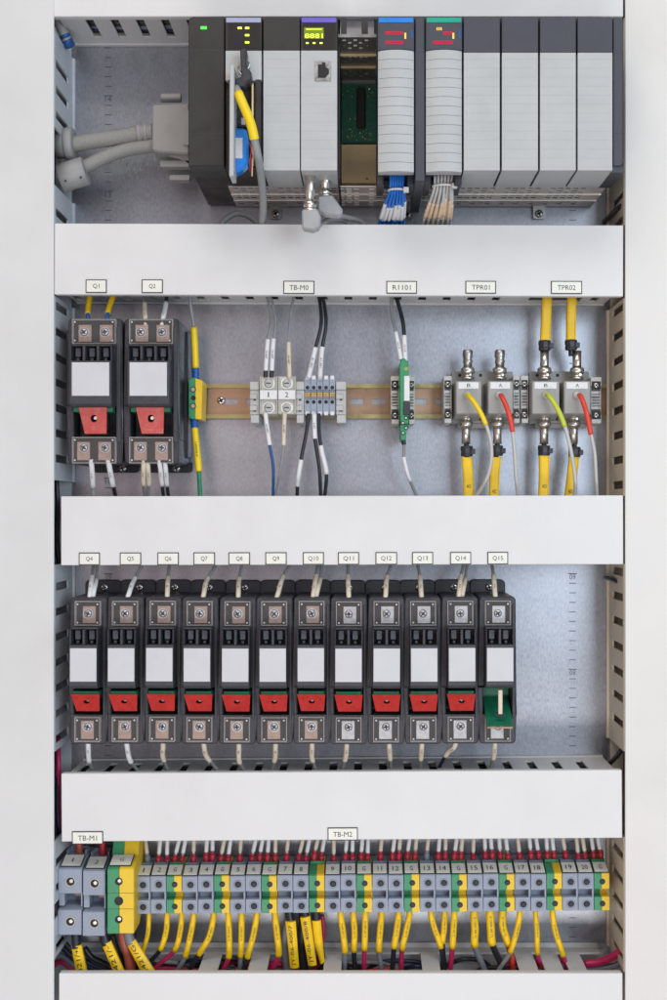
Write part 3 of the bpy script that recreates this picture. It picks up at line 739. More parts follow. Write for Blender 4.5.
for (a, b_) in ((65.5,181),(81,177.5),(59.5,162)): mb.lathe([(1.1,0),(1.1,-.6)], P(a,b_,17.5), 'y', 8)
part('grub_screw', mb, 'ink', g)
# ================================================================ fuse holders
def screw_part(t, x, y, z, r=3.4, a=25):
    mb = MB(); mb.m = 2; mb.lathe([(r*1.42,-.4),(r*1.42,0)], (x, y, z), 'y', 18); mb.m = 1; mb.lathe([(r*1.12,-.45),(r*1.12,-.4)], (x, y, z), 'y', 18)
    cross_screw(mb, (x, y-.4, z), r, a, 0, 1, 1.3)
    return part('terminal_screw', mb, ['scr', 'ink', 'scr'], t)
def cover_box(mb, x0, x1, y0, y1, z0, z1):
    mb.m = 0; mb.box(x0+.7, x1-.7, y0, y0+.7, z0+.7, z1-.7)
    mb.m = 1
    mb.box(x0, x0+.7, y0, y1, z0, z1); mb.box(x1-.7, x1, y0, y1, z0, z1)
    mb.box(x0+.71, x1-.71, y0, y1, z0, z0+.7); mb.box(x0+.71, x1-.71, y0, y1, z1-.7, z1)
    mb.m = 2
    for x in (x0+2.9, x1-2.9):
        for z in (z0+3, z1-3): mb.lathe([(.9,-.25),(.9,0)], (x, y0, z), 'y', 10)
    return mb
def fuse(poles, W, cz_up, cz_lo, lz, fz, tz, bz, yl, yc, leverz, opened=False, tabtop=True):
    """holder centred on x=0, z absolute; the panel at y=84"""
    t = thing('', '', 'fuse holder', (0, PANEL, bz), '')
    h = W/2; fw = h-4.4 if poles == 1 else h-6.5
    o = MB()
    lt, lb = leverz
    o.rrect(-h, h, lt, tz, yc+6, 79, 3.5, 3, (1,1,0,0)); o.rrect(-h, h, bz, lb, yc+6, 79, 3.5, 3, (0,0,1,1))
    o.box(-h, -fw-.6, yc+6, 79, lb, lt); o.box(fw+.6, h, yc+6, 79, lb, lt); o.box(-fw-.6, fw+.6, 30, 79, lb, lt)
    body = part('body', o, 'black', t, 1.0)
    o = MB(); f0, f1 = fz   # raised front block, with chamfers
    wz0, wz1 = f1-16.5, f1-1.5
    o.prism_x([(yc+6, f0-1.5), (yl+3, f0), (yl, f0+3), (yl, wz0), (yc+6, wz0)], -fw, fw)
    nW = 2 if poles == 1 else 3; ww = (2*fw)/nW
    o.box(-fw, fw, yc+2, yc+6, wz0, wz1); o.box(-fw, fw, yl+4, yc+6, wz1, f1)
    for k in range(nW+1): 
        x = -fw + k*ww; o.box(max(-fw, x-1.3), min(fw, x+1.3), yl+1, yc+2, wz0, wz1)
    part('front_block', o, 'black2', t, .6)
    o = MB()
    for k in range(nW):
        x = -fw + (k+.5)*ww; o.rrect(x-3.2, x+2.4, wz0+4.5, wz1-1.2, yl+9, yc+1.9, 1, 2); o.rrect(x-1.8, x+1.2, wz0+.6, wz0+3.6, yl+8, yc+1.9, .8, 2)
    part('test_port', o, 'port', t, .4)
    # side rib
    o = MB(); o.box(fw+1.0, h-1.0, yc+4.2, yc+5.9, lb-4, tz-8); part('side_rib', o, 'black2', t, .5)
    lw = 13 if poles == 1 else 18.5
    part('blank_label', MB().box(-lw+.2, lw, yl-.5, yl-.04, lz[0], lz[1]), 'paper', t)
    # base tab with screw
    if tabtop:
        o = MB().rrect(-21, 16.5, tz-4, tz+13, 76.5, 83.6, 5, 4, (1,1,0,0)); b_ = part('base_tab', o, 'black', t, .8)
        part('fixing_screw', cross_screw(MB(), (-.5, 76.2, tz+4.8), 4.0, 15), ['steel','ink'], b_)
    else:
        o = MB().rrect(-h+8, h+4, bz-6.5, bz+4, 76.5, 83.6, 5, 4, (0,0,1,1)); b_ = part('base_tab', o, 'black', t, .8)
        part('fixing_screw', cross_screw(MB(), (14, 76.2, bz-2), 4.4, 15), ['steel','ink'], b_)
        o = MB().rrect(h-7, h+2.5, bz+8, tz-6, 52, 78, 2, 3); part('side_housing', o, 'black', t, .8)
        part('side_stripe', MB().box(h+2.6, h+2.9, 60, 64, bz+14, tz-34), 'paper', t)
    # terminals under the clear covers
    xs = (0,) if poles == 1 else (-10.6, 10.6)
    for nm, (z0, z1), up in (('upper', cz_up, 1), ('lower', cz_lo, 0)):
        cw = 12.7 if poles == 1 else 21.8; zc_ = (z0+z1)/2
        sh = -.7
        part('terminal_bed', MB().box(-cw+.9, cw-.9, yc+5.0, yc+6.2, z0+.8, z1-.8), 'recess', t)
        for x in xs:
            mb = MB().box(x-5.5, x+7.5, yc+3.4, yc+4.9, zc_-10, zc_+7) if up else MB().box(x-7, x+6, yc+3.4, yc+4.9, zc_-10, zc_+8.5)
            pl = part('contact_plate', mb, 'CONTACT', t, .3)
            screw_part(t, x+sh*0, yc+3.2, zc_+(-.5 if up else 2.5), 3.7, random.choice([10,35,60,80]))
        part('clear_cover', cover_box(MB(), -cw, cw, yc, yc+5.8, z0, z1), ['clear', 'clear_edge', 'peg'], t)
    # lever
    g0, g1 = leverz
    if not opened:
        zt_, zb_ = leverz[1], leverz[0]
        a, b2 = (g1-5, g1-23) if poles == 1 else (g1-1, g1-28)
        a, b2 = (lt-5.2 if poles == 1 else lt-1.5), (lt-23 if poles == 1 else lt-28.5)
        part('green_cap', MB().box(-fw+1, fw-1, yl+12, 29.8, lt-7, lt-2.6), 'green_dark', t, .5)
        w0 = 14 if poles == 1 else 14.2; w1 = 11.5 if poles == 1 else 11
        m = MB(); yt, yb = yl+9, yl+17
        mid = (a*.55+b2*.45)
        hx = 0.5
        # plate built as a ring around a small round opening
        n = 12; outer = []; inner = []
        for k in range(n):
            an = 2*math.pi*k/n + math.pi/n; inner.append((hx + (3.2 if poles == 1 else 3.4)*math.cos(an), (1.9 if poles == 1 else 3.8)*math.sin(an)))
        def ypos(z): return yt + (yb-yt)*((a-z)/(a-b2))
        def wid(z): q = (a-z)/(a-b2); return (-w0 + (w0-w1)*q*1.0*(1.5), w0 - (w0-w1)*q*.6)
        for k in range(n):
            ang = 2*math.pi*k/n + math.pi/n; dx, dz = math.cos(ang), math.sin(ang)
            zmid = mid; top = a-zmid; bot = zmid-b2
            s = min((w1+.5)/max(1e-6, abs(dx)), (top if dz > 0 else bot)/max(1e-6, abs(dz)))
            z = zmid + dz*s; l, r_ = wid(z); x = dx*s
            if abs(x) > w1*.98: x = r_ if x > 0 else l
            outer.append((x, z-zmid))
        corners = []
        # ring faces with corner points
        pts_o = [(wid(a)[0], a), (wid(a)[1], a), (wid(b2)[1], b2), (wid(b2)[0], b2)]
        inn = [(x, mid+z) for x, z in inner]
        def P3(x, z, d=0): return (x, ypos(z)+d, z)
        ang_in = [math.atan2(z-mid, x-hx) for x, z in inn]
        # split the ring into four trapezoids along the corners
        def quad(c0, c1, a0, a1):
            ids = [k for k in range(n) if a0-1e-6 <= (ang_in[k]-a0) % (2*math.pi)+a0 <= a1+1e-6]
            ids.sort(key=lambda k: (ang_in[k]-a0) % (2*math.pi))
            return ids
        arr = sorted(range(n), key=lambda k: ang_in[k])
        cor = [(wid(b2)[0], b2), (wid(b2)[1], b2), (wid(a)[1], a), (wid(a)[0], a)]
        # per inner segment choose nearest corner by angle; fan triangles
        cang = [math.atan2(z-mid, x-hx) for x, z in cor]
        for d in (0, 2.2):
            for k in range(n):
                i0, i1 = arr[k], arr[(k+1) % n]
                am = math.atan2((inn[i0][1]+inn[i1][1])/2-mid, (inn[i0][0]+inn[i1][0])/2-hx)
                def near(an): return min(range(4), key=lambda q: abs((an-cang[q]+math.pi) % (2*math.pi)-math.pi))
                c_ = near(am); cn = near(math.atan2(inn[i1][1]-mid, inn[i1][0]-hx)*1.0)
                m.add([P3(*inn[i0], d), P3(*inn[i1], d), P3(*cor[c_], d)], [(0,1,2)])
                am2 = math.atan2((inn[i1][1]+inn[arr[(k+2)%n]][1])/2-mid, (inn[i1][0]+inn[arr[(k+2)%n]][0])/2-hx); c2 = near(am2)
                if c2 != c_: m.add([P3(*inn[i1], d), P3(*cor[c2], d), P3(*cor[c_], d)], [(0,1,2)])
        for k in range(n):
            i0, i1 = arr[k], arr[(k+1) % n]; m.add([P3(*inn[i0],0), P3(*inn[i0],2.2), P3(*inn[i1],2.2), P3(*inn[i1],0)], [(0,1,2,3)])
        for k in range(4):
            c0, c1 = cor[k], cor[(k+1)%4]; m.add([P3(*c0,0), P3(*c1,0), P3(*c1,2.2), P3(*c0,2.2)], [(0,1,2,3)])
        lv = part('red_lever', m, 'red', t)
        part('pivot_pin', MB().lathe([(1.7,0),(1.7,2.5)], (hx+.2, yt+10, mid+1), 'y', 10), 'steel', lv)
        part('lever_back', MB().box(-w1+1, w1-1, 26, 29.7, b2-1, a), 'recess', t)
    else:
        m = MB().box(-13, 13.5, 22, 24, lt-28, lt-1); part('inner_panel', m, 'green_dark', t)
        m = MB().prism_x([(yl+3, lt-35.5), (yl+5, lt-36.5), (21, lt-14), (19.5, lt-12.5)], -12.7, 13.2)
        g = part('green_flap', m, 'green_dark', t, .4)
        part('flap_edge', MB().box(-12.2, 12.8, yl+3.2, yl+5, lt-38.2, lt-36.6), 'channel', g)
        q = part('lever_rod', MB().box(-1.4, 2.6, yl+2, yl+5, lt-24, lt-.5), 'sl_cream', t, .4)
        part('slot', MB().box(-3, 4, yl+6, yl+7, lt-27, lt-23), 'recess', g)
    return t

tmpl = {}
def swap(o, which):
    for c in [o] + list(o.children_recursive):
        pass
# two-pole holders Q1, Q2
G2 = 'double fuse holders'
def fmat(x): return x
M['CONTACT'] = M['copper']
p2 = fuse(2, 54.5, (168.5, 193), (48.8, 75), (114.8, 147.8), (104.6, 166), 194.3, 48.5, -15, 0, (106.9, 74), tabtop=False)
p2.name = 'fuse_holder'; p2.location.x = -271.2*S
tag(p2, 'wide black double fuse holder under tag Q1 with yellow sleeved wires', 'fuse holder', G2)
q2 = copy_tree(p2); q2.location.x = -214.2*S
tag(q2, 'wide black double fuse holder under tag Q2 with pale sleeved wires', 'fuse holder', G2)
# drop the side housing and stripe from the first: only the second one's is seen
for o_ in [c for c in p2.children if c.name.startswith(('side_housing', 'side_stripe'))]: bpy.data.objects.remove(o_)
G1 = 'single fuse holders in the middle row'
args = dict(cz_up=(-112.6, -88.4), cz_lo=(-228.4, -203.8), lz=(-165.8, -133.2), fz=(-173, -113.6), tz=-84.6, bz=-231.5, yl=-25, yc=-7, leverz=(-174.5, -202.2))
p1 = fuse(1, 36.3, **args); p1.name = 'fuse_holder'
sx = lambda i: (-276.3 + 37.15*i)
for i in range(11):
    o = p1 if i == 0 else copy_tree(p1)
    o.location.x = sx(i)*S; o.rotation_euler = (0, math.radians(random.uniform(-.25,.25)), 0); o.location.z += random.uniform(-.4,.4)*S; o.location.x += random.uniform(-.2,.2)*S
    tag(o, 'narrow black fuse holder with red lever under tag Q%d' % (i+4), 'fuse holder', G1)
    if i >= 7:
        for c in o.children:
            if c.name.startswith('contact_plate'):
                c.data = c.data.copy(); c.data.materials[0] = M['tin']
    for c in o.children:
        if c.name.startswith('terminal_screw'): 
            c.data = c.data.copy()
            zc_ = sum((v.co.z for v in c.data.vertices))/len(c.data.vertices); xc_ = sum((v.co.x for v in c.data.vertices))/len(c.data.vertices)
            rot = Matrix.Translation((xc_,0,zc_)) @ Matrix.Rotation(random.uniform(0,1.5), 4, 'Y') @ Matrix.Translation((-xc_,0,-zc_))
            c.data.transform(rot)
M['CONTACT'] = M['tin']
po = fuse(1, 36.3, opened=True, **args); po.name = 'fuse_holder'; po.location.x = sx(11)*S
tag(po, 'last narrow fuse holder, under tag Q15, opened to show its green flap', 'fuse holder', G1)

# wires of the single fuse holders
UP = [[(89,603),(92,577),(94,560)],[(126,603),(134,580),(145,560)],[(167,603),(168,578),(170,560)],[(202,603),(207,580),(219,560)],
 [(238,603),(239,580),(243,560)],[(275,603),(283,577),(293,560)],[(312,603),(316,576),(319,560)],[(349,603),(348,576),(348,560)],
 [(385,603),(387,577),(393,560)],[(422,603),(420,577),(417,560)],[(458,603),(461,576),(465,560)],[(496,603),(493.5,575),(491,560)]]
LO = [[(88,741),(89,760),(93,772)],[(126,741),(130,760),(139,773)],[(163,741),(163,757),(169,773)],[(203,741),(207,757),(220,773)],
 [(238.6,741),(239.5,762),(247,774)],[(275.6,741),(275,758),(271,774)],[(312,741),(312,758),(317,774)],[(347,741),(345.5,758),(341,773)],
 [(389,741),(390,757),(391,770)],[(422,741),(421,757),(420,770)],[(457,741),(448,752),(439,768)],[(495,741),(494,756),(490,770)]]
for i in range(12):
    q = i+4; u = UP[i]; l = LO[i]
    sm_ = 'sl_white' if i < 2 else 'sl_cream'; cn = 'white' if i < 2 else 'cream'
    wire('grey wire with %s sleeve entering the top of the fuse holder under tag Q%d' % (cn, q), [(u[0][0],u[0][1],2),(u[0][0]*.6+u[1][0]*.4,u[0][1]-10,4),(u[1][0],u[1][1],22),(u[2][0],u[2][1],40)], 1.7, 'wgrey',
         [(0,.60,2.5,sm_,'Q%d' % q)], 'wires above the single fuse holders')
    if i in (0, 6, 10):
        wire('second %s sleeved wire tucked beside the first on top of holder Q%d' % (cn, q), [(u[0][0]+3.5,u[0][1]-2,4),(u[0][0]*.6+u[1][0]*.4+4,u[0][1]-12,7),(u[1][0]+4.5,u[1][1]+2,24),(u[2][0]+3,u[2][1],40)], 1.6, 'wgrey',
         [(0,.55,2.2,sm_,None)], 'wires above the single fuse holders')
    cm = 'wblack' if i == 10 else 'wgrey'
    wire('%s wire with %s sleeve leaving the bottom of the fuse holder under tag Q%d' % ('black' if i == 10 else 'grey', cn, q), [(l[0][0],l[0][1]-6,1),(l[0][0]*.7+l[1][0]*.3,l[0][1]+6,4),(l[1][0],l[1][1],14),(l[2][0],l[2][1],30),(l[2][0]+(l[2][0]-l[1][0])*.3,l[2][1]+8,40)], 1.9, cm,
         [(0,.50,2.6,sm_,'Q%d' % q)], 'wires below the single fuse holders')
# wires of the double holders
GW = 'wires at the double fuse holders'
wire('left yellow sleeved wire above the holder under tag Q1', [(88,324,10),(88,318,12),(88,308,24),(91,290,40)], 2.2, 'wblue', [(.26,1,2.9,'sl_yellow',None)], GW)
wire('right yellow sleeved wire above the holder under tag Q1', [(106.5,324,10),(107,318,12),(109.5,306,24),(116,290,40)], 2.2, 'wblue', [(.26,1,2.9,'sl_yellow',None)], GW)
wire('cream sleeved wire above the holder under tag Q2', [(145.5,335,6),(145.5,322,8),(144.5,306,26),(144,292,40)], 1.8, 'wgrey', [(0,.72,2.5,'sl_cream','Q2-1')], GW)
wire('black wire in white sleeve above the holder under tag Q2', [(161,333,6),(162.5,322,8),(165.5,306,26),(167,292,40)], 2.0, 'wblack', [(0,.72,2.6,'sl_white','Q2-2')], GW)
wire('left white sleeved wire below the holder under tag Q1', [(91,459,6),(92,470,10),(93,486,22),(93,500,34)], 2.0, 'pale_cable', [(0,.68,2.7,'sl_white','Q1-3')], GW)
wire('right white sleeved wire turning black below the holder under tag Q1', [(108,459,6),(110,470,10),(113,485,22),(116.5,500,34)], 2.2, 'wblack', [(0,.64,2.8,'sl_white','Q1-4')], GW)
for i, (a, b_, c, m, cn) in enumerate(((143.5,143.5,146,'wgrey','first'),(147.5,149,147,'wgrey','second'),(159,162,164,'wblack','third'),(164.5,167,169,'wblack','fourth'))):
    wire('%s pale sleeved wire from the left below the holder under tag Q2' % cn, [(a,459,6+i%2*2),(a*.5+b_*.5,470,10),(b_,484,22),(c,500,34)], 1.8, m, [(0,.64,2.4,'sl_cream' if i < 2 else 'sl_white','Q2-%d' % (i+3))], GW)
# ================================================================ mounting rail and what is clipped to it
t = thing('mounting_rail', 'brassy slotted mounting rail crossing the cabinet behind the small terminals', 'rail', (X(400), PANEL, Z(401, 80)))
zr0, zr1 = Z(418.5, 77), Z(384, 77); xr0, xr1 = X(186, 77), X(606.5, 77)
part('lower_lip', MB().box(xr0, xr1, 76, 77.2, zr0, zr0+4.3).box(xr0, xr1, 77.25, 82, zr0+3.2, zr0+4.3), 'brass', t)
part('upper_lip', MB().box(xr0, xr1, 76, 77.2, zr1-4.3, zr1).box(xr0, xr1, 77.25, 82, zr1-4.3, zr1-3.2), 'brass', t)
us = [xr0]; hs = []
for px in range(225, 600, 21):
    us += [X(px,83), X(px+13,83)]; hs.append(len(us)-2)
us.append(xr1); zm = (zr0+zr1)/2
part('channel', MB().grid_plate(us, [zr0+4.35, zm-3, zm+3, zr1-4.35], {(h, 1) for h in hs}, lambda u, v, q: Vector((u, 82.1+q, v)), 1.2), 'channel', t)
part('fixing_screw', cross_screw(MB(), (X(221,81), 81.8, Z(400.5,81)), 4.2), ['steel','ink'], t)

GR = 'parts clipped on the rail'
def term_holes(mb, pts, r=1.6, y=0):
    for (x, z) in pts: mb.lathe([(r, -.12), (r, 0)], (x, y, z), 'y', 12)
# earth terminal beside Q2
t = thing('earth_terminal', 'small green and yellow terminal on the rail right of the holder Q2', 'terminal', P(196,400,PANEL))
y_ = 40
part('housing', MB().prism([(X(188.5,y_),Z(417,y_)),(X(188.5,y_),Z(380,y_)),(X(191,y_),Z(377.5,y_)),(X(195,y_),Z(377.5,y_)),(X(195,y_),Z(419,y_)),(X(191,y_),Z(419,y_))], y_, 76), 'tgreen', t, .5)
part('yellow_side', MB().prism([(X(195.1,y_),Z(419,y_)),(X(195.1,y_),Z(378,y_)),(X(202.5,y_),Z(380.5,y_)),(X(201.5,y_),Z(419.5,y_))], y_, 76), 'tyellow', t, .5)
mb = MB()
for (a, b_, r) in ((193,389.5,3.2),(193.4,398,2.6),(193,406,3.2)): mb.lathe([(r,-.2),(r,0)], P(a,b_,y_), 'y', 14)
mb.m = 1
for (a, b_) in ((193,389.5),(193,406)): mb.lathe([(2.2,-.5),(2.2,-.2)], P(a,b_,y_), 'y', 12)
part('terminal_screw', mb, ['recess', 'dull_steel'], t)
wire('wire with yellow sleeve and blue band above the green and yellow rail terminal', [(190,288,34),(190.5,305,34),(193.5,325,38),(195,350,42),(196,381,46)], 1.8, 'wgrey', [(.42,.86,3.5,'cable_yellow',None),(.86,.98,3.7,'band_blue',None,'blue_band')], 'wires at the earth terminal')
wire('green wire with yellow sleeve and blue band below the green and yellow rail terminal', [(194.5,418,46),(195,430,44),(197,450,42),(199,472,40),(200.5,502,36)], 2.4, 'wgreen', [(0,.12,3.9,'band_blue',None,'blue_band'),(.12,.64,3.5,'cable_yellow','A400061')], 'wires at the earth terminal')

def end_bracket(a, b_, lab, y0=40, za=381.5, zb_=423, screws=False, m='bracket'):
    t = thing('end_bracket', lab, 'bracket', P((a+b_)/2, 400, PANEL), 'end brackets on the rail')
    x0, x1 = X(a, y0), X(b_, y0); zt, zb = Z(za, y0), Z(zb_, y0); mid = (zt+zb)/2
    mb = MB(); h = zt-zb
    mb.box(x0, x1, y0, 74, zt-h*.20, zt); mb.box(x0, x1, y0+2, 74, zb+h*.2, zt-h*.2-.05); mb.box(x0+.8, x1-.2, y0, 74, zb, zb+h*.195)
    mb.box(x0, x1-(x1-x0)*.25, y0-.3, y0+1.9, zt-h*.42, zt-h*.3); mb.box(x0, x1-(x1-x0)*.25, y0-.3, y0+1.9, zb+h*.3, zb+h*.42)
    b = part('housing', mb, m, t, .5)
    if screws:
        for z in (zt-h*.18, zb+h*.18):
            part('screw_recess', MB().box(x0+.9, x1-.9, y0-.25, y0+.2, z-4.2, z+4.2), 'recess', t)
            part('screw', cross_screw(MB(), ((x0+x1)/2, y0-.25, z), min(2.7,(x1-x0)*.36), 40, depth=.8), ['nickel','ink'], t)
        mb = MB()
        for k in range(5): mb.box(x0+1.2, x1-1.2, y0-.45, y0-.35, mid-6+k*3-.45, mid-6+k*3+.45)
        mb.box(x0+1.2, x1-1.2, y0-.45, y0-.35, zt-h*.30, zt-h*.26); mb.box(x0+1.2, x1-1.2, y0-.45, y0-.35, zb+h*.26, zb+h*.3)
        part('vent_slot', mb, 'ink', t)
    else:
        mb = MB(); mb.lathe([(1.3,-.1),(1.3,.3)], ((x0+x1)/2, y0+1.9, mid+3), 'y', 10)
        mb.box((x0+x1)/2-1.8, (x0+x1)/2+1.6, y0+1.7, y0+1.95, mid-9.5, mid-7)
        part('vent_slot', mb, 'recess', t)
    return t
end_bracket(249.8,259.2,'pale grey end bracket just left of the beige terminal numbered 1')
end_bracket(295.8,304.2,'pale grey end bracket between beige terminal 2 and the grey terminals')
end_bracket(336,346,'pale grey end bracket right of the five grey terminals')
end_bracket(390.8,399.4,'screwed bracket left of the slim green relay', 38, 376, 424, True, 'beige')
end_bracket(408.2,414.8,'screwed bracket right of the slim green relay', 42, 376.5, 424, True, 'beige')
end_bracket(443.8,451.8,'screwed grey clamp left of the first coupler lettered B', 38, 376, 423, True)
end_bracket(513.2,520,'left clamp of the pair between the two coupler pairs', 38, 375.5, 423, True)
end_bracket(520.8,528.4,'right clamp of the pair between the two coupler pairs', 38, 375.5, 423, True)
end_bracket(590.8,601.5,'screwed grey clamp right of the last coupler lettered A', 38, 377, 423.5, True)
for n_, (a, b_) in enumerate(((259.6,277.4),(278,295.6))):
    y0 = 36; x0, x1 = X(a,y0), X(b_,y0); xc = (x0+x1)/2
    t = thing('terminal_block', 'beige rail terminal with two large screws and the number %d' % (n_+1), 'terminal', (xc, PANEL, Z(400,40)), 'numbered beige terminals')
    part('housing', MB().box(x0, x1, y0+3, 75, Z(414,y0), Z(376,y0)).box(x0, x0+1.3, y0, y0+2.9, Z(414,y0), Z(376,y0)).box(x1-1.3, x1, y0, y0+2.9, Z(414,y0), Z(376,y0)).box(x0+1.35, x1-1.35, y0+.5, y0+2.9, Z(399.5,y0), Z(390,y0)), 'beige', t, .5)
    for py in (383.2, 407.6):
        mb = MB(); mb.m = 0; mb.lathe([(6.2,-.8),(6.6,0)], (xc, y0+2.9, Z(py,y0)), 'y', 20); mb.m = 1
        mb.lathe([(3.2,-3.4),(4.6,-3),(4.6,-.8)], (xc, y0+2.9, Z(py,y0)), 'y', 6 if n_ else 16); mb.m = 2
        mb.box(xc-2.6, xc+2.6, y0-.8, y0-.55, Z(py,y0)-.5, Z(py,y0)+.5)
        part('terminal_screw', mb, ['plate', 'tin', 'ink'], t)
    pg = part('number_tag', MB().box(x0+.4, x1-.4, y0-.7, y0-.05, Z(399.3,y0), Z(390.2,y0)), 'sl_white', t, .2)
    part('lettering', letter(MB(), str(n_+1), (xc, y0-.8, Z(394.7,y0)), 1.2 if n_ == 0 else 3.4, 5.2), 'ink', pg)
tr = None
for k in range(5):
    y0 = 40; pitch = X(310.6,y0)-X(304.4,y0); x0 = X(304.5,y0)+k*pitch; x1 = x0+pitch-.25; xc = (x0+x1)/2
    if k == 0:
        t = thing('terminal_block', '', 'terminal', (xc, PANEL, Z(400,40)), 'slim grey terminals with a brass bridge')
        part('housing', MB().box(x0, x1, y0, 75, Z(414,y0), Z(399.4,y0)).box(x0, x1, y0, 75, Z(390,y0), Z(377.5,y0)).box(x0, x1, y0+3, 75, Z(399.35,y0), Z(390.05,y0)), 'term', t, .3)
        mb = MB(); term_holes(mb, [(xc, Z(387.6,y0)), (xc, Z(402,y0))], 2.0, y0)
        part('screw_hole', mb, 'recess', t)
        mb = MB(); mb.box(xc-2, xc+2, y0-.5, y0+3, Z(379.5,y0), Z(375.6,y0)); mb.box(xc-2, xc+2, y0-.5, y0+3, Z(415.2,y0), Z(411.6,y0))
        part('marker_tab', mb, 'sl_white', t, .3)
        mb = MB().box(xc-2.6, xc+2.6, y0+.6, y0+2.9, Z(396.8,y0), Z(392.4,y0)); mb.m = 1; mb.lathe([(1.6,-.4),(1.6,0)], (xc, y0+.5, Z(394.6,y0)), 'y', 10)
        part('bridge_screw', mb, ['gold', 'brass'], t, .3)
        tr = t
    else:
        t = copy_tree(tr); t.location.x = xc*S
    t['label'] = '%s of the five slim grey terminals joined by a brass bridge' % ['leftmost','second from the left','middle one','fourth from the left','rightmost'][k]
GT = 'wires of the TB-M0 terminals'
wire('left grey wire with white sleeve above beige terminal 1', [(265,290,44),(268.5,303,42),(271,320,38),(267.5,343,34),(265.3,378,36)], 1.35, 'wgrey', [(.58,.92,2.4,'sl_white','TB0-01'),(.92,.99,2.2,'wblack',None,'black_end')], GT)
wire('right grey wire with white sleeve above beige terminal 1', [(268,290,42),(272.5,303,40),(275.5,322,36),(273.3,343,34),(271.5,378,36)], 1.35, 'wgrey', [(.57,.92,2.4,'sl_white','TB0-02'),(.92,.99,2.2,'wblack',None,'black_end')], GT)
wire('single grey wire with white sleeve above beige terminal 2', [(295,290,42),(292.5,303,40),(289.5,325,36),(288.7,345,34),(289.4,378,36)], 1.35, 'wgrey', [(.6,1,2.4,'sl_cream','TB0-03')], GT)
wire('left black wire with white sleeve dropping to the slim grey terminals', [(316.5,290,42),(320,303,38),(321,325,32),(315,350,32),(308.5,378,38)], 1.9, 'wblack', [(.66,1,2.6,'sl_white','TPR-1B')], GT)
wire('right black wire with white sleeve dropping to the slim grey terminals', [(319,290,40),(324,303,36),(326,325,30),(322,350,30),(320,378,38)], 1.9, 'wblack', [(.66,1,2.6,'sl_white','TPR-1A')], GT)
wire('blue wire with white sleeve below beige terminal 1', [(265.3,413,36),(267.5,430,34),(270,447,34),(273.3,468,36),(273,502,44)], 1.6, 'wblue', [(0,.36,2.4,'sl_white','TB0-04')], GT)
wire('thin grey wire with cream sleeve below beige terminal 2', [(284.8,413,36),(284,430,34),(283.5,447,34),(280,472,36),(274,502,44)], 1.2, 'wgrey', [(0,.36,2.3,'sl_cream','TB0-05')], GT)
wire('left black wire below the slim grey terminals with low white sleeve', [(308.5,414,38),(306.5,432,34),(302,455,34),(298,480,36),(297,502,42)], 1.9, 'wblack', [(.52,.82,2.5,'sl_white',None)], GT)
wire('middle black wire with printed white sleeve below the slim grey terminals', [(314.3,414,36),(314.5,428,34),(315.5,442,34),(319.5,470,36),(321,502,42)], 1.9, 'wblack', [(0,.28,2.5,'sl_white','TB-6')], GT)
wire('right black wire with tilted white sleeve below the slim grey terminals', [(318.8,414,38),(319,430,34),(321.5,450,32),(326.5,474,34),(324,502,42)], 1.9, 'wblack', [(.36,.68,2.5,'sl_white',None)], GT)
# green relay
t = thing('relay_module', 'slim green relay standing on the rail under tag R1101', 'relay', P(404,400,PANEL))
y0 = 20
part('housing', MB().prism([(X(401,y0),Z(424,y0)),(X(400,y0),Z(415,y0)),(X(399.6,y0),Z(364,y0)),(X(401,y0),Z(360,y0)),(X(404,y0),Z(358,y0)),(X(408.5,y0),Z(362,y0)),(X(408.8,y0),Z(378,y0)),(X(408.6,y0),Z(424,y0))], y0, 76), 'tgreen', t, .8)
part('front_label', MB().box(X(404,y0), X(409.6,y0), y0-1.6, y0-.05, Z(401,y0), Z(376,y0)), 'sl_white', t, .3)
part('plug_socket', MB().box(X(403.6,y0), X(410,y0), y0-2.4, y0-.05, Z(415,y0), Z(401.6,y0)), 'black', t, .5)
mb = MB(); mb.prism([(X(401,y0),Z(440,y0)),(X(400.4,y0),Z(424.2,y0)),(X(408.4,y0),Z(424.2,y0)),(X(405.5,y0),Z(440,y0))], y0+4, 70)
lt_ = part('lower_terminals', mb, 'tgreen', t, .6)
mb = MB()
for (a, b_) in ((406,418),(403,423),(406,428),(403,433)): mb.lathe([(1.9,-.6),(1.2,-.6),(1.2,0)], P(a,b_,y0+3.9 if b_ > 424 else y0-.1), 'y', 10)
part('screw_hole', mb, 'peg', lt_)
part('print', letter(MB(), 'W', P(406.3,369,y0-.1), 4, 4), 'led_amber' if False else 'tyellow', t)
GRW = 'wires of the relay'
wire('grey wire with printed sleeve above the slim green relay', [(392.5,288,42),(391.5,303,40),(392.5,318,36),(396,333,30),(401,360,24)], 1.7, 'wgrey', [(.62,1,2.2,'sl_white','R1101')], GRW)
wire('black wire with printed sleeve above the slim green relay', [(394.5,288,42),(398,303,38),(402.5,320,32),(404.3,337,28),(405.5,362,24)], 2.1, 'wblack', [(.66,1,2.5,'sl_white','R1101')], GRW)
wire('grey wire with white sleeve leaving the foot of the slim green relay', [(403.5,438,34),(404,447,34),(404,458,36),(408,475,38),(412,485,40),(419,502,44)], 1.7, 'wgrey', [(0,.10,2.4,'wblack',None,'black_end'),(.28,.66,2.1,'sl_white',None)], GRW)

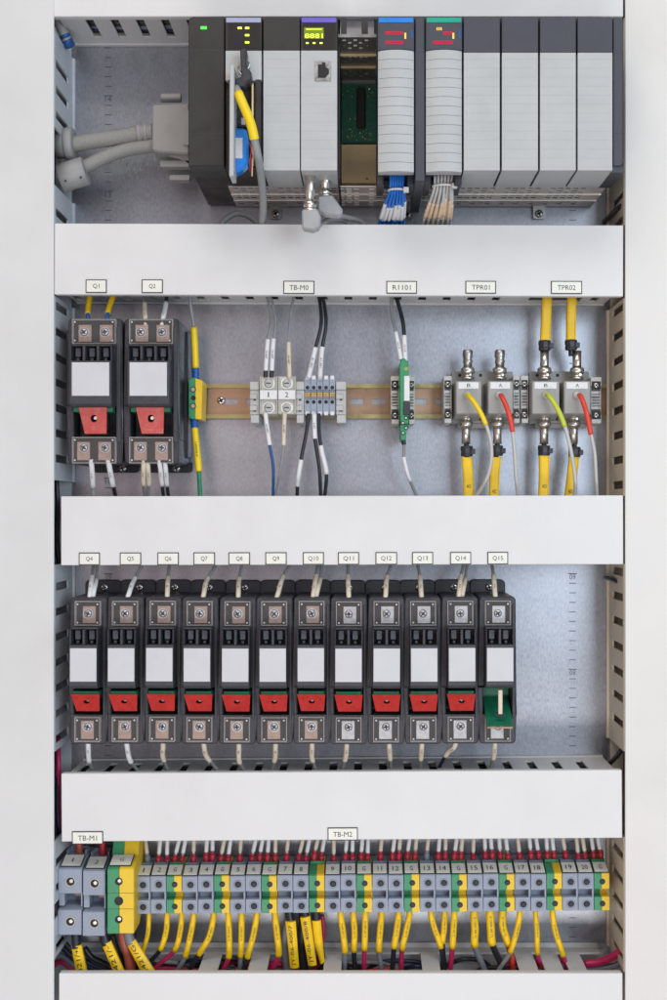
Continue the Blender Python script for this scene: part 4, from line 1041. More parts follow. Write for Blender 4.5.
# ================================================================ coupler pairs
for pi, (bx0, bx1, oth) in enumerate(((451.8,513,'under tag TPR01'),(529.5,589,'under tag TPR02'))):
    t = thing('coupler_base', 'flat grey mounting plate behind the coupler pair %s' % oth, 'mounting plate', P((bx0+bx1)/2,400,PANEL), 'coupler mounting plates')
    x0, x1 = X(bx0,62), X(bx1,62); zt, zb = Z(371.5,62), Z(428,62)
    mb = MB().rrect(x0, x1, zb+5, zt, 62, 74, 2).rrect(x0+6, x1-3, zb, zb+4.9, 62.5, 72, 1)
    part('plate', mb, 'coupler', t, .5)
    mb = MB()
    for f in (.13, .47, .8):
        for z in (zt-4, zb+9): mb.lathe([(1.8,-.1),(1.8,.3)], (x0+(x1-x0)*f, 62, z), 'y', 10)
    part('screw_hole', mb, 'recess', t)
GC = 'signal couplers'
def bnc(t, px, py, up, y, cap=False):
    """bayonet connector; from the body outward"""
    c = P(px, py, y); s = 1 if up else -1
    pr = [(6.6,0),(6.6,3),(5.2,3.2),(5.2,6),(6.2,6.2),(7.3,7.5),(7.3,11),(6.6,12.5),(4.7,13),(4.7,14)]
    q = part('bayonet_collar', MB().lathe([(r, s*tt) for r, tt in pr], c, 'z', 20), 'nickel', t)
    mb = MB(); mb.lathe([(1.5,-8),(1.5,-5)], (c.x+2, c.y, c.z+s*4.5), 'y', 8); part('bayonet_pin', mb, 'nickel', q)
    if cap:
        mb = MB(); mb.lathe([(4.5,14*s),(4.5,17*s),(5.2,18*s),(5.0,20*s),(4.4,22*s),(5.3,24*s),(5.3,30*s),(4.5,31*s)], c, 'z', 14)
        part('knurled_cap', mb, 'dull_steel', t)
    else:
        part('barrel', MB().lathe([(4.3,14*s),(4.5,15*s),(4.5,30*s)], c, 'z', 18), 'nickel', t)
spec = [('B','TPR01',456,481.5,467.8,'cable_yellow','yellow',467.5,465.5,True), ('A','TPR01',488,513,499.8,'wred','red',499,496.8,True),
        ('B','TPR02',532,559.5,544.5,'lime','yellow green',545.5,543.5,False), ('A','TPR02',564,590.5,577,'wred','red',576.5,573,False)]
for (L_, tg, a, b_, top, m, cn, boss, bot, cap) in spec:
    y0 = 22; t = thing('signal_coupler', 'grey box coupler lettered %s with metal connectors, %s' % (L_, ('left pair under tag ' if tg == 'TPR01' else 'right pair under tag ')+tg), 'coupler', P((a+b_)/2,400,PANEL), GC)
    f = (X(a,y0), X(b_,y0), Z(414,y0), Z(381,y0)); g = (f[0]-1, f[1]+1, f[2]-4, f[3]+1)
    mb = MB().frust(f, y0, g, 61.8); body = part('housing', mb, 'coupler', t, 1.0)
    xc = (f[0]+f[1])/2
    lp = part('label_plate', MB().box(f[0]+2.5, f[1]-3, y0-.5, y0-.05, Z(388.8,y0), Z(382.2,y0)), 'sl_white', t)
    part('lettering', letter(MB(), L_, (xc, y0-.6, Z(385.4,y0)), 3.6, 3.6), 'ink', lp)
    mb = MB().lathe([(1.8,-4),(2.6,-3.6),(3.2,-2.2),(4.0,-1),(4.0,0)], P(boss,395,y0), 'y', 18); part('cable_boss', mb, 'peg', t)
    bnc(t, top, 380, True, 44, cap)
    bnc(t, bot+.5, 415, False, 44)
# upper yellow cables
def yellow_cable(label, pts, tie, r, flat, tlabel):
    y = [p[2] for p in pts]
    t = wire(label, pts, 2.6, 'wblack', (), 'yellow tagged coaxial cables', 'coaxial_cable', 'cable')
    c = catmull([P(*p) for p in pts])
    a, b_ = flat; seg = arc_slice(c, a, b_); fr = frames(seg); vs = []; fs = []
    for (p, tt, u, w) in fr:
        for sx_, dy in ((-1,-3.2),(-.6,-4.2),(.6,-4.2),(1,-3.2),(1,3.0),(-1,3.0)): vs.append(p + Vector((1,0,0))*(sx_*r) + Vector((0,1,0))*dy)
    k = 6
    for j in range(len(fr)-1):
        for i in range(k): fs.append((j*k+i, j*k+(i+1)%k, (j+1)*k+(i+1)%k, (j+1)*k+i))
    fs.append(tuple(range(k))); fs.append(tuple(range((len(fr)-1)*k, len(fr)*k)))
    s_ = part('yellow_marker', MB().add(vs, fs), 'sl_yellow', t, .3)
    if tlabel:
        q = fr[int(len(fr)*tlabel[1])]; part('lettering', letter(MB(), tlabel[0], q[0]+Vector((0,-4.4,0)), 4.5, 4.0), 'ink', s_)
    mb = MB(); tp = P(*tie)
    mb.lathe([(5.6,-5.5),(6.2,-5),(6.2,-1),(5.6,-.6),(6.4,0),(6.4,4.6),(5.6,5.2)], tp, 'z', 14); mb.box(tp.x+3.5, tp.x+8.6, tp.y-4, tp.y+3, tp.z-3, tp.z+2.2); mb.box(tp.x-2.5, tp.x+2.5, tp.y-8, tp.y-5.5, tp.z-3, tp.z+3)
    part('tie_wrap', mb, 'black', t, .5)
yellow_cable('yellow marked cable plugged into the top of the right coupler B', [(548,286,40),(546.8,300,40),(546,320,42),(544.8,345,44),(544,356,44)], (544.6,345.5,44), 4.9, (0,.84), None)
yellow_cable('yellow marked cable plugged into the top of the right coupler A', [(572,286,40),(571.6,300,40),(571,320,42),(570.8,345,44),(571,356,44)], (571,345,44), 4.7, (0,.84), None)
yellow_cable('yellow marked cable under the left coupler B', [(466.5,440,44),(466.5,456,44),(468,475,44),(468.8,504,42)], (466.8,451,44), 5.2, (.27,1), ('403',.62))
yellow_cable('yellow marked cable under the left coupler A', [(497.5,440,46),(496.3,456,46),(494.6,475,46),(493.6,504,44)], (497,450.5,46), 4.9, (.27,1), ('402',.72))
yellow_cable('yellow marked cable under the right coupler B', [(544,440,44),(544,456,44),(544,475,44),(543,504,42)], (544,450.5,44), 5.0, (.24,1), ('403',.62))
yellow_cable('yellow marked cable under the right coupler A', [(574.5,440,46),(574,456,46),(572,475,46),(568.5,504,44)], (574.5,452,46), 5.0, (.24,1), ('402',.72))
GF = 'front cables of the couplers'
wire('curved cable with yellow sleeve from the front of the left coupler B', [(467.5,395,20),(469,396,10),(476,405,4),(484,420,6),(490,438,10),(491.5,458,16),(487,478,24),(476,497,34)], 1.9, 'pale_cable', [(.03,.36,2.6,'cable_yellow',None,'yellow_sleeve')], GF, cat='cable')
wire('cable with red sleeve from the front of the left coupler A', [(499.5,395,20),(502,397,10),(508,411,4),(512,428,6),(514.5,450,12),(516,475,20),(518.5,500,30)], 1.9, 'pale_cable', [(.05,.40,2.6,'wred',None,'red_sleeve')], GF, cat='cable')
wire('cable with yellow green sleeve from the front of the right coupler B', [(546,394.5,20),(549,396,10),(557,408,4),(564,424,6),(569,442,10),(573,462,16),(575.5,485,24),(573,502,34)], 2.0, 'pale_cable', [(.03,.36,2.6,'lime',None,'green_sleeve')], GF, cat='cable')
wire('cable with red sleeve from the front of the right coupler A', [(578,394.5,20),(581,397,10),(586,411,4),(590,430,6),(594.5,452,12),(596,475,20),(597,500,30)], 1.9, 'pale_cable', [(.05,.42,2.6,'wred',None,'red_sleeve')], GF, cat='cable')

# ================================================================ terminal strip TB-M2
seq = ['1','2','G','3','4','G','5','6','G','7','8','G*','9','10','G','11','12','G','13','14','G','15','16','G','17','18','G*','19','20','G']
def strip_term(kind, tagged=True):
    """one terminal about x=0, z 0 = foot of its front face"""
    t = thing('terminal_block', '', 'terminal', (0, PANEL, 0), '')
    w = 8.0 - .15; yf = 30
    prof_lo = [(yf, 0), (yf, 14.0), (yf+11, 14.0), (yf+11, 22.2), (yf, 22.2), (yf, 37.4), (yf+1.2, 38.4), (47, 43.8), (56, 43.8), (56, 45.5), (76, 45.5), (76, 8), (52, 4), (52, 0)]
    def half(x0, x1, m):
        mb = MB().prism_x(prof_lo, x0, x1); return part('housing' if m != 'tyellow' else 'yellow_half', mb, m, t, .25)
    if kind == 'grey':
        hs_ = half(-w, w, 'term')
        part('side_wall', MB().box(w-1.6, w-.1, yf+.4, yf+10.9, 14.05, 22.15), 'term', hs_)
    else:
        hs_ = half(-w, -.02, 'tgreen'); half(.02, w, 'tyellow')
    for z in (7, 29.6):
        mb = MB()
        if kind == 'grey': mb.m = 3; mb.lathe([(4.9,-.04),(4.9,.1)], (.6, yf, z), 'y', 20); mb.m = 0; mb.lathe([(4.5,-.06),(4.3,-.35),(3.3,-.35),(3.3,-.06)], (.6, yf, z), 'y', 20)
        mb.m = 1; mb.lathe([(3.0,-.10),(3.0,.1)], (.6, yf, z), 'y', 18)
        mb.m = 2; mb.lathe([(1.9,-.16),(1.9,-.02)], (.8, yf, z-.4), 'y', 12)
        part('screw_socket', mb, ['term', 'recess', 'ink', 'term_in'], t)
    # entry funnel on top
    mb = MB().box(-w+2, w-2, 50.5, 52.5, 43.85, 46.5).box(-w+1, -w+2, 49, 60, 43.85, 46.5).box(w-2, w-1, 49, 60, 43.85, 46.5)
    part('wire_entry', mb, 'term_in' if kind == 'grey' else 'tgreen', t)
    if tagged:
        # sloping number tag resting on the sloped top
        def slab(x0, x1, o, a, b_):  # a,b along the slope 0..1
            A = Vector((0, yf+1.4, 38.2)); B = Vector((0, 47, 43.8)); n = Vector((0, -(B-A).z, (B-A).y)).normalized()
            p0, p1 = A.lerp(B, a), A.lerp(B, b_); q = []
            for x in (x0, x1):
                for p in (p0, p1):
                    for d in (o, o+.7): q.append((x, p.y+n.y*d, p.z+n.z*d))
            return q
        fs = [(0,1,3,2),(4,6,7,5),(0,4,5,1),(2,3,7,6),(0,2,6,4),(1,5,7,3)]
        mb = MB().add(slab(-w+.2, w-.2, .25, -.02, 1.06), fs); mb.m = 1; mb.add(slab(-w+.9, w-.9, .75, .04, 1.0), fs)
        tg = part('number_tag', mb, ['ink', 'plate'], t); tg['TAG'] = 1
    return t
SLN = Vector((0, 15.6, 5.6)).normalized()
def tag_text(root, tg, txt, scale=1.0):
    off = root.location/S; ORIG[root.name] = off
    mb = MB(); c = Vector((0, 39.0+off.y-PANEL, 41.0)) + Vector((0, -5.6, 15.6)).normalized()*1.65
    letter(mb, txt, c + Vector((off.x, 0, off.z)), (1.1 if txt == '1' else 3.2 if len(txt) == 1 else 4.6 if txt == '11' else 6.4)*scale, 7.2*scale, (1,0,0), SLN)
    part('lettering', mb, 'ink', tg)
TG = strip_term('grey'); TE = strip_term('earth'); TN = strip_term('earth', False)
TOP = {'1':1,'3':1,'5':1,'7':1,'9':1,'11':1,'13':1,'15':1,'17':1,'19':1}
used = {}
N_ = len(seq); xs_ = [X(134.6,30) + (X(610.0,30)-X(134.6,30))*(i+.5)/N_ for i in range(N_)]
pitch = xs_[1]-xs_[0]
prev = None
def foot(i): return Z(913.9 - 3.4*i/(N_-1), 30)
names = []
for i, k in enumerate(seq):
    src = TG if not k.startswith('G') else (TN if k == 'G*' else TE)
    t = copy_tree(src)
    t.name = 'terminal_block' if not k.startswith('G') else 'earth_terminal'
    dz = random.uniform(-.35, .35)
    t.location = (xs_[i]*S, (PANEL+random.uniform(-.4,.4))*S, (foot(i)+dz)*S)
    t.rotation_euler = (0, math.radians(-.4), 0)
    if k.startswith('G'):
        nb = [s for s in seq[:i] if not s.startswith('G')][-1]
        nm = 'green and yellow terminal %s right of grey terminal %s' % ('without a tag' if k == 'G*' else 'tagged G', nb)
        g_ = 'green and yellow terminals of the lower row'
    else:
        nm = 'small blue grey terminal with tag number %s in the lower row' % k; g_ = 'small grey terminals of the lower row'
    tag(t, nm, 'terminal', g_)
    names.append(nm)
    for c in t.children:
        if c.name.startswith('number_tag'): tag_text(t, c, k[0] if k.startswith('G') else k)
for src in (TG, TE, TN):
    for o_ in list(src.children_recursive) + [src]: bpy.data.objects.remove(o_)
# wires into the top of the strip
GTW = 'white sleeved wires above the lower terminal row'
for i, k in enumerate(seq):
    xw = xs_[i]; zt = foot(i)+45.2+random.uniform(-1.2,1.4)
    n = 1 if k in TOP else 2
    lean = (-1 if i > 21 else 1) * random.uniform(.3, 5.0) if k != '1' else -3
    who = ('small terminal %s' % k) if not k.startswith('G') else 'the green and yellow terminal right of terminal ' + [s for s in seq[:i] if not s.startswith('G')][-1]
    for j in range(n):
        dx = (0 if n == 1 else (-3.6 + 7.2*j)) + random.uniform(-.5,.5)
        y_ = 57 + random.uniform(-1, 1)
        topx = lean*1.6 + dx*.9
        pts = [Vector((xw+dx, y_, zt-4)), Vector((xw+dx+topx*.06-0*dx, y_, zt+5)), Vector((xw+dx*.95+lean*.6, y_+1, zt+17)), Vector((xw+dx*.9+lean*1.6, y_+3, zt+40))]
        fm = 'ferrule' if k not in ('1', '13') else 'wgrey2'
        if k == 'G' and i == 2: fm = 'ferrule'
        stp = random.uniform(.20, .26)
        sm_ = 'sl_cream' if (n == 1 or random.random() < .3) else 'sl_white'
        wire('%s with %s sleeve into %s' % ('wire' if n == 1 else ('left wire' if j == 0 else 'right wire'), 'cream' if sm_ == 'sl_cream' else 'white', who), pts, 1.5,
             'pale_cable' if j == 0 else 'wgrey', [(0, stp, 3.1, fm, None, 'red_ferrule' if fm == 'ferrule' else 'grey_ferrule'), (stp, stp+.05, 2.5, fm, None, 'ferrule_neck'), (stp+.06+.05*random.random(), 1, 2.15, sm_, None)], GTW, raw=True, n=8)
# yellow sleeved wires under the strip
low = [('1',149,914,147.5,935,142,954,2.2,'wblack','black',136,972),('2',167,914,166,932,160,950,2.6,'wblack','black',147,967),('G2',181.5,914,180,932,174,951,2.6,'magenta','magenta',152,971),
 ('3',193.5,914,190.5,935,185,957,2.7,'wgrey2','grey',177,972),('4',213.5,914,209,937,198.5,955,2.8,'wblack','black',189,972),('G4',228.3,914,229,935,228.6,958,2.9,'magenta','magenta',222,973),
 ('5',241.5,914,241.5,935,240.6,957,2.9,'wgrey2','grey',240,974),('6',256.5,914,253,937,247.3,958,2.8,'wblack','black',244,974),('G6',275,912,277,934,278.4,956,3.1,'magenta','magenta',270,974),
 ('9',340.6,912,343,932,345,953,2.9,'wgrey2','grey',344,974),('10',353.4,912,354.5,932,354,951.5,2.9,'wblack','black',355,974),('G10',365.3,912,365,932,364.5,950,2.9,'magenta','magenta',364,974),
 ('11',381.5,912,380,932,379,952,3.0,'wgrey2','grey',382,974),('12',398.6,912,396.5,932,394,948,3.0,'wblack','black',392,974),('G12',409.4,912,406,932,402,950,2.9,'magenta','magenta',401,974),
 ('13',431,912,435,930,441,948,2.7,'wblack','black',443.5,974),('14',444.5,912,444,930,442.5,943,2.9,'wblack','black',445,974),('G14',454.4,912,453.5,930,452.3,948,3.0,'magenta','magenta',450,974),
 ('15',474,912,475,930,475,946.5,3.7,'wgrey2','slate grey',485,972),('16',490,912,491,930,492.5,944.5,3.8,'wblack','black',503,970),('G16',502.4,911,503,928,508.5,945,3.5,'wred','red',514,972),
 ('17',519.6,911,517,930,509.8,953,2.6,'wgrey','grey',498,972),('18',535.5,911,537,932,537.6,954,2.5,'magenta','magenta',543.5,972),('G18',552.6,911,555.5,932,563.3,956,2.7,'magenta','magenta',568,974)]
GLY = 'yellow sleeved wires under the lower terminal row'
for n_, (k, a, b_, c, d, e, f, r, m, cn, g, h) in enumerate(low):
    yy_ = 40 if n_ not in (21,) else 38
    dyy = -3 if n_ % 2 else 0
    who = ('terminal ' + k) if k[0] != 'G' else 'the green and yellow terminal right of terminal ' + k[1:]
    pts = [(a, b_-8, yy_+dyy), (a, b_+3, yy_+dyy), (c, d, yy_+dyy), (e, f, yy_+dyy+1), (g, h, yy_+dyy+7), (g+(g-e)*.4, h+22, yy_+14)]
    cc = catmull([P(*p) for p in pts]); L = [0]
    for q in range(1, len(cc)): L.append(L[-1]+(cc[q]-cc[q-1]).length)
    tgt = P(e, f, yy_+dyy+1); iq = min(range(len(cc)), key=lambda q: (cc[q]-tgt).length); fr_ = L[iq]/L[-1]
    wire('%s wire with yellow sleeve hanging under %s' % (cn, who), pts, r*.88, m, [(.02, fr_, r*1.12, 'sl_yellow', 'JY-06-400/' + k.replace('G', '')[:2])], GLY, n=10)
# flat yellow tags under 7, 8 and the untagged green terminal
def flat_tag_cable(label, cpts, r, m, top, bot, txt, y, head, grp, hm='wblack', mid=None, tw=None):
    t = wire(label, cpts, r, m, (), grp, 'cable', 'cable', n=12)
    # flag: sheet between the top edge and the bottom edge, (left,right) pixel pairs
    rows = [top] + ([mid] if mid else []) + [bot]
    fine = []
    for q in range(len(rows)-1):
        for s_ in range(4): 
            kx = s_/4; fine.append([tuple(rows[q][e_][c_]*(1-kx)+rows[q+1][e_][c_]*kx for c_ in (0,1)) for e_ in (0,1)])
    fine.append(list(rows[-1])); vs = []
    for (l, r_) in fine:
        L_, R_ = P(l[0], l[1], y), P(r_[0], r_[1], y)
        for s_ in (0, .25, .5, .75, 1):
            p = L_.lerp(R_, s_); p.y -= 2.4*math.sin(math.pi*s_); vs.append(p)
        for s_ in (1, 0):
            p = L_.lerp(R_, s_); p.y += 3.5; vs.append(p)
    fs = []; k = 7
    for j in range(len(fine)-1):
        for i in range(k): fs.append((j*k+i, j*k+(i+1)%k, (j+1)*k+(i+1)%k, (j+1)*k+i))
    fs.append(tuple(range(k))); fs.append(tuple(range((len(fine)-1)*k, len(fine)*k)))
    s_ = part('yellow_marker', MB().add(vs, fs), 'sl_yellow', t)
    A = (P(*top[0], y)+P(*top[1], y))/2; B = (P(*bot[0], y)+P(*bot[1], y))/2; dv = (A-B)
    L_ = dv.length; dv.normalize(); cr = Vector((0,-1,0)).cross(dv)*-1
    if mid:
        path = [A, (P(*mid[0], y)+P(*mid[1], y))/2, B]
    c = (A+B)/2 + Vector((0,-2.7,0))
    wdt = (P(*top[1], y)-P(*top[0], y)).length
    if not mid: part('lettering', letter(MB(), txt, c, L_*.86, tw or wdt*.45, dv, Vector((0,-1,0)).cross(dv)), 'ink', s_)
    hp = [P(*p) for p in head]
    part('shrink_sleeve', MB().tube(catmull(hp), head_r[0], 12), hm, t)
    return t
head_r = [4.6]
GB = 'cables with flat yellow tags'
head_r = [4.4]
flat_tag_cable('grey cable with flat yellow tag under terminal 7', [(289,911,46),(288,925,48),(285,945,50),(288,972,52),(290,990,54)], 4.6, 'wgrey2', ((285.6,921.8),(295.6,921.2)), ((290.2,968),(299,967.6)), 'JY-06-400/7', 36, [(288.5,909,44),(289.5,916,43),(290.5,924,41)], GB)
flat_tag_cable('dark cable with flat yellow tag under terminal 8', [(303,911,46),(303,925,48),(302,945,50),(304,972,52),(305,990,54)], 4.8, 'wblack', ((300.2,917.8),(310,916.2)), ((308.3,965.4),(316.6,965)), 'JY-06-400/8', 35, [(304,908,43),(304.6,914,42),(305.2,920,40)], GB)
flat_tag_cable('cable with bent yellow tag under the untagged green terminal right of terminal 8', [(316,911,46),(316,925,48),(320,945,50),(324,972,52),(325,990,54)], 3.6, 'wblack', ((312,921),(320.8,920.2)), ((320.5,964.5),(324.6,961)), 'JY-06-400/G', 38, [(315.5,908,44),(316,914,43),(316.5,923,42)], GB, mid=((314.5,942),(322.4,940)))
wire('magenta wire behind the flat yellow tags', [(322,915,58),(323.5,935,58),(318,958,58),(312,982,58)], 2.2, 'magenta')
head_r = [4.8]
GM = 'cables with printed yellow tags under TB-M1'
flat_tag_cable('black cable with yellow tag under large terminal 1', [(75.5,930,26),(75.5,940,26),(78,960,28),(83,990,32)], 3.6, 'wblack', ((71.3,946.2),(81.2,945)), ((78.5,985),(89.5,985)), '06421/+', 20, [(75.5,932,24),(76,940,23),(76.5,948,22)], GM)
flat_tag_cable('black cable with yellow tag under large terminal 2', [(104,930,26),(105,940,26),(114,962,28),(124,990,32)], 4.2, 'wblack', ((101.8,944.8),(110.8,941)), ((119,985),(129,983)), '06421/-', 20, [(103,932,24),(104.5,938,23),(106.5,945,22)], GM)
flat_tag_cable('black cable with yellow tag under the large green and yellow terminal', [(128,930,28),(131,940,26),(140,960,28),(152,990,32)], 4.2, 'wblack', ((127,944.8),(134.8,939.8)), ((147,983),(158,977)), '06421/G', 20, [(127.5,931,24),(129,937,23),(131.5,944,22)], GM, 'wgrey2')
wire('thick brick red wire hanging under the large green and yellow terminal', [(122.5,930,34),(124.5,942,34),(129,958,36),(133,990,40)], 5.4, 'brick', cat='wire', n=12)
wire('thick black wire sweeping right under large terminal 1', [(84,948,52),(92,958,52),(104,964,52),(120,974,54)], 3.8, 'wblack', group='thick dark wires at the lower left')
wire('thick navy wire sweeping right under large terminal 1', [(84,961,54),(94,966,54),(108,972,54),(124,984,56)], 3.4, 'wnavy', group='thick dark wires at the lower left')
wire('thick black wire beside the tag under large terminal 2', [(112,935,44),(117,950,44),(124,964,46),(134,984,50)], 3.6, 'wblack', group='thick dark wires at the lower left')
wire('blue wire beside the brick red wire', [(133.5,930,50),(135,945,50),(140,962,52),(150,984,54)], 2.6, 'wblack', group='thick dark wires at the lower left')
# loose wires lying in the lowest duct
for i, (a, b_, c, d, m, cn) in enumerate(((150,969,228,974,'magenta','magenta'),(196,966,262,975,'wblack','black'),(205,975,282,966,'wred','red'),(255,962,330,976,'magenta','crimson'),(336,966,372,976,'wblack','black'),
        (348,976,392,970,'wred','red'),(430,972,470,978,'wgrey2','slate grey'),(486,968,545,975,'psu','brown black'),(536,966,590,976,'magenta','magenta'),(540,974,592,968,'wgreen','dark green'))):
    wire('%s wire lying in the lowest duct %s' % (cn, ['below terminals 2 to 5','below terminals 4 to 6','crossing below terminals 5 and 6','below terminals 7 and 8','below terminal 9','below terminals 10 and 11','below terminal 14','below terminals 16 and 17','below terminals 18 and 19','behind the last finger below terminal 20'][i]),
         [(a-14,b_+8,64),(a,b_,66),((a+c)/2,(b_+d)/2-1.5,62),(c,d,66),(c+12,d+8,66)], 2.7, m, group='loose wires in the lowest duct')

for i in range(16):
    a = [128,140,162,178,206,226,252,268,296,318,334,378,404,452,500,530][i] + random.uniform(-3,3); ln = random.uniform(26, 60)
    cn, m = [('black','wblack'),('slate grey','wgrey2'),('magenta','magenta'),('black','wblack'),('navy','wnavy'),('grey','wgrey')][(i*5+i//3) % 6]
    b_ = random.uniform(959, 970); d_ = random.uniform(959, 972)
    near = ['small terminal 1','small terminal 1','small terminal 2','small terminal 3','small terminal 4','small terminal 5','small terminal 6','small terminal 7','small terminal 8','small terminal 8','small terminal 9','small terminal 11','small terminal 12','small terminal 14','small terminal 16','small terminal 17'][i]
    wire('%s wire tangled %s in the lowest duct under %s' % (cn, ['low','high','deep'][i % 3], near), [(a-16,b_+16,70),(a-4,b_+3,68),(a+ln*.4,(b_+d_)/2-2.5,58+i%3*5),(a+ln,d_+1,68),(a+ln+12,d_+14,70)], random.uniform(1.9,2.9), m, group='loose wires in the lowest duct')
# ================================================================ large terminals TB-M1
def big(name, label, quads, y_hi, y_lo, kind, txt, tagq, xt):
    (ux0, ux1, uz0, uz1), (lx0, lx1, lz0, lz1) = quads
    t = thing(name, label, 'terminal', P((ux0+ux1)/2, 903, PANEL), 'large terminals of TB-M1')
    a = P(ux0, uz0, y_hi); b_ = P(ux1, uz1, y_hi); c = P(lx0, lz0, y_lo); d = P(lx1, lz1, y_lo)
    x0, x1 = (a.x+c.x)/2, (b_.x+d.x)/2 
    zt, zu = a.z, b_.z; zl, zb = c.z, d.z
    st = zt + 17; ys = y_hi + 32
    return t, x0, x1, zt, zu, zl, zb, st, ys
for n_, (uq, lq, lab) in enumerate((((59.8,82,870,894),(57,81,910.5,935),'large blue grey terminal 1 at the left end of the lower row'),((82.6,106.8,872,895.8),(81.8,104.4,912.5,936),'large blue grey terminal 2 beside the large green one'))):
    y0 = 14
    t, x0, x1, zt, zu, zl, zb, st, ys = big('terminal_block', lab, (uq, lq), y0, y0, 'grey', str(n_+1), None, 0)
    x0, x1 = X(lq[0]+.8, y0), X(lq[1]+.6, y0)
    prof = [(y0,zb),(y0,zl),(y0+2,zl+1),(y0+26,zl+3),(y0+26,zu),(y0+1.5,zu),(y0+1.5,zt),(y0+4,zt+1.5),(y0+27,zt+8),(y0+27,zt+7),(76,zt+7),(76,zb+6),(y0+30,zb)]
    mb = MB().prism_x(prof, x0, x1-.2)
    hs_ = part('housing', mb, 'term', t, .5)
    part('side_wall', MB().box(x0, x0+5.5, y0+6, y0+25.9, zl+3.1, zu-.1).box(x1-1.4, x1-.3, y0+4, y0+25.9, zl+3.1, zu-.1), 'term', hs_)
    part('clamp', MB().box(x0+12, x1-2, y0+22, y0+25.8, zl+8, zu-1), 'copper', hs_)
    for z in ((zt+zu)/2, (zl+zb)/2+1):
        yy_ = y0+1.5 if z > (zl+zu)/2 else y0
        mb = MB(); mb.m = 0; mb.lathe([(5.4,-.05),(5.2,-.5),(4.2,-.5),(4.2,-.05)], ((x0+x1)/2+.5, yy_, z), 'y', 22)
        mb.m = 1; mb.lathe([(4.0,-.2),(4.0,.1)], ((x0+x1)/2+.5, yy_, z), 'y', 20); mb.m = 2; mb.lathe([(1.7,-.5),(2.5,-.2)], ((x0+x1)/2+1.2, yy_, z+.5), 'y', 14)
        part('screw_socket', mb, ['beige', 'recess', 'dull_steel'], t)
    # tag on slope
    A = Vector((0, y0+5, zt+2.0)); B = Vector((0, y0+26, zt+7.9)); n = Vector((0, -(B-A).z, (B-A).y)).normalized()
    def slab2(xa_, xb_, o, a, b_, th=.7):
        p0, p1 = A.lerp(B, a), A.lerp(B, b_); q = []
        for x in (xa_, xb_):
            for p in (p0, p1):
                for dd in (o, o+th): q.append((x, p.y+n.y*dd, p.z+n.z*dd))
        return q
    fs = [(0,1,3,2),(4,6,7,5),(0,4,5,1),(2,3,7,6),(0,2,6,4),(1,5,7,3)]
    mb = MB().add(slab2(x0+1.5, x1-1.5, .4, -.05, .98), fs); mb.m = 1; mb.add(slab2(x0+2.4, x1-2.4, .8, .0, .93), fs)
    tg = part('number_tag', mb, ['ink', 'plate'], t)
    part('lettering', letter(MB(), str(n_+1), Vector(((x0+x1)/2, 0, 0)) + A.lerp(B, .47) + n*1.6, 1.3 if n_ == 0 else 4, 7, (1,0,0), (B-A).normalized()), 'ink', tg)
    mb = MB().box(x0+2, x0+3, y0+30, y0+46, zt+7.1, zt+12).box(x1-3, x1-2, y0+30, y0+46, zt+7.1, zt+12).box(x0+3.1, x1-3.1, y0+45, y0+46, zt+7.1, zt+12)
    part('wire_entry', mb, 'term', t)
    xw = (x0+x1)/2 - 1
    wire('%s wire with red ferrule entering the top of large terminal %d' % ('cream' if n_ == 0 else 'white', n_+1), [Vector((xw+2, y0+38, zt+6)), Vector((xw+2, y0+38, zt+17)), Vector((xw+2, y0+42, zt+50))], 2.2, 'sl_cream' if n_ == 0 else 'sl_white', [(0,.36,3.8,'brick' if n_ == 0 else 'ferrule',None,'red_ferrule')], 'wires into the large terminals', raw=True)
# large green and yellow terminal
y0 = 8
t = thing('earth_terminal', 'large green and yellow terminal with three screws left of small terminal 1', 'terminal', P(122,903,PANEL), 'large terminals of TB-M1')
zt, zb = Z(869.5,y0), Z(933.8,y0)
prof = [(y0,zb),(y0,zt),(y0+3,zt+2),(y0+24,zt+8),(y0+30,zt+22),(76,zt+22),(76,zb+30),(y0+32,zb)]
xa_, xm, xb_ = X(107.3,y0), X(119,y0), X(134,y0)
part('housing', MB().prism_x(prof, xa_, xm-.03), 'tgreen', t, .5)
yh = part('yellow_half', MB().prism_x(prof, xm+.03, xb_), 'tyellow', t, .8)
mb = MB().box(xa_+.2, xb_-.2, y0-.08, y0+.1, Z(893.3,y0), Z(892.9,y0)).box(xa_+.2, xb_-.2, y0-.08, y0+.1, Z(909.2,y0), Z(908.8,y0))
part('seam', mb, 'psu', yh)
for py, r in ((881.5,3.9),(901,4.5),(919.5,3.9)):
    mb = MB(); mb.m = 1; mb.lathe([(r,-.15),(r,.1)], P(118.8,py,y0), 'y', 20); mb.m = 0
    if r < 4: mb.lathe([(1.6,-.5),(2.5,-.2)], P(119.4,py-.6,y0), 'y', 14)
    part('screw_socket', mb, ['dull_steel', 'recess'], t)
A = Vector((0, y0+3.5, zt+2.3)); B = Vector((0, y0+24, zt+8.2)); n = Vector((0, -(B-A).z, (B-A).y)).normalized()
mb = MB().add(slab2(xa_+1, xb_-3.5, .4, -.02, .95), fs); mb.m = 1; mb.add(slab2(xa_+1.9, xb_-4.4, .8, .03, .9), fs)
tg = part('number_tag', mb, ['ink', 'plate'], t)
part('lettering', letter(MB(), 'G', Vector(((xa_+xb_)/2-1, 0, 0)) + A.lerp(B, .47) + n*1.6, 4, 6, (1,0,0), (B-A).normalized()), 'ink', tg)
wire('green and yellow wire entering the large green and yellow terminal', [(123,868,44),(124.5,850,46),(126,836,50),(127,825,54)], 2.6, 'lime', group='wires into the large terminals')
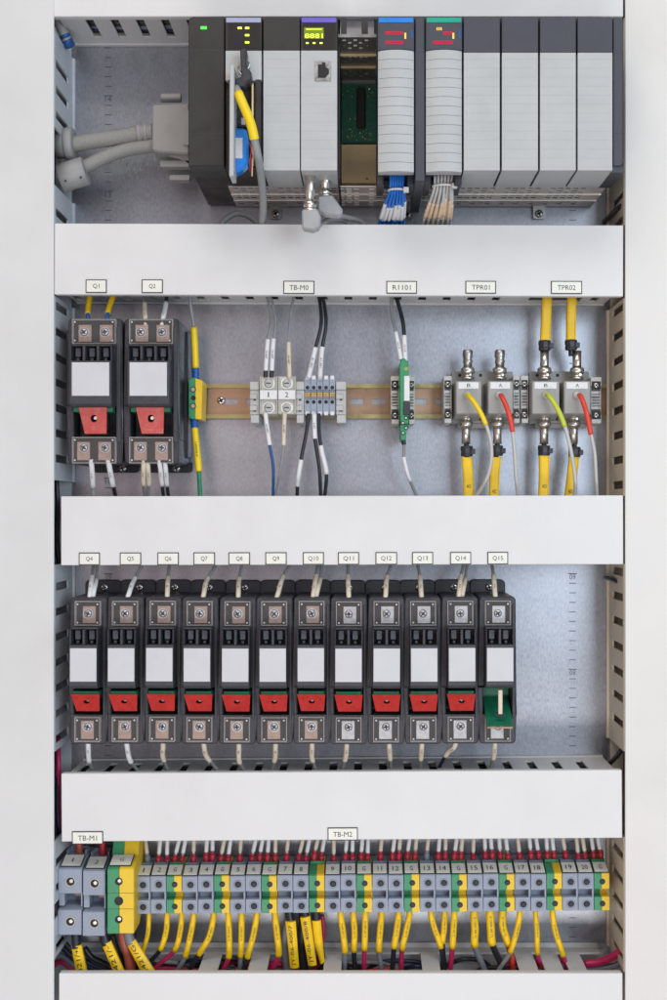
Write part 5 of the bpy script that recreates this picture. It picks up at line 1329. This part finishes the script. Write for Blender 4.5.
# rail of the lower row
t = thing('mounting_rail', 'metal rail behind the lower row of terminals', 'rail', P(350, 893, PANEL))
part('channel', MB().box(X(57,76), X(600,76), 76.6, 77.8, Z(905,76), Z(901,76)).box(X(57,76), X(600,76), 76.6, 77.8, Z(872,76), Z(868,76)).box(X(57,76), X(600,76), 82, 83, Z(900.9,76), Z(872.1,76)), 'brass', t)
t = thing('end_bracket', 'pale end bracket left of large terminal 1', 'bracket', P(58, 890, PANEL), 'end brackets on the rail')
part('housing', MB().box(X(56,40), X(61,40), 30, 74, Z(893,40), Z(870,40)).box(X(56,40), X(61,40), 44, 74, Z(915,40), Z(893.1,40)), 'bracket', t, .6)

# ================================================================ camera, light, world
cam = bpy.data.cameras.new('camera'); co = bpy.data.objects.new('camera', cam); col.objects.link(co)
co.location = (0, -D*S, 0); co.rotation_euler = (math.radians(90), 0, 0)
cam.sensor_fit = 'VERTICAL'; cam.sensor_height = 36; cam.lens = 36*D/1000.0
cam.shift_x = -(CX-333.5)/1000; cam.shift_y = (CY-500)/1000
cam.clip_start = .05; cam.clip_end = 50
scene.camera = co
def area(name, loc, target, sx_, sy_, e, c):
    l = bpy.data.lights.new(name, 'AREA'); l.shape = 'RECTANGLE'; l.size = sx_; l.size_y = sy_; l.energy = e; l.color = c
    o = bpy.data.objects.new(name, l); col.objects.link(o); o.location = loc
    d = Vector(target) - Vector(loc); o.rotation_euler = d.to_track_quat('-Z', 'Y').to_euler(); return o
area('key_lamp', (-.3, -1.9, 2.3), (0, 0, .05), 2.2, 1.0, 34, (1, .955, .90))
area('cool_right_fill', (1.15, -2.2, .25), (.1, 0, 0), 1.2, 1.1, 27, (.78, .89, 1))  # unseen cool source at the right, set to reflect blue in the panel
area('low_fill', (-.1, -2.1, -1.25), (0, 0, -.2), 1.8, .5, 20, (1, .95, .92))  # fill added from below to brighten undersides and the lower panel
area('pink_reflection_fill', (-.5, -2.15, .1), (-.2, 0, 0), .6, .7, 1.9, (1, .66, .60))  # added light; its reflection makes the pink tint on the left panel
w = bpy.data.worlds.new('World'); scene.world = w; w.use_nodes = True
nt = w.node_tree; bg = nt.nodes['Background']
tc = nt.nodes.new('ShaderNodeTexCoord'); sp = nt.nodes.new('ShaderNodeSeparateXYZ'); mr = nt.nodes.new('ShaderNodeMapRange')
mr.inputs['From Min'].default_value = -.9; mr.inputs['From Max'].default_value = .9
mx = nt.nodes.new('ShaderNodeMix'); mx.data_type = 'RGBA'
mx.inputs['A'].default_value = (.80, .62, .54, 1); mx.inputs['B'].default_value = (.66, .82, 1.0, 1)
nt.links.new(tc.outputs['Generated'], sp.inputs[0]); nt.links.new(sp.outputs[0], mr.inputs['Value'])
nt.links.new(mr.outputs[0], mx.inputs['Factor']); nt.links.new(mx.outputs['Result'], bg.inputs[0])
bg.inputs[1].default_value = .50
scene.view_settings.view_transform = 'Standard'; scene.view_settings.look = 'None'
scene.view_settings.exposure = -.10; scene.view_settings.gamma = 1
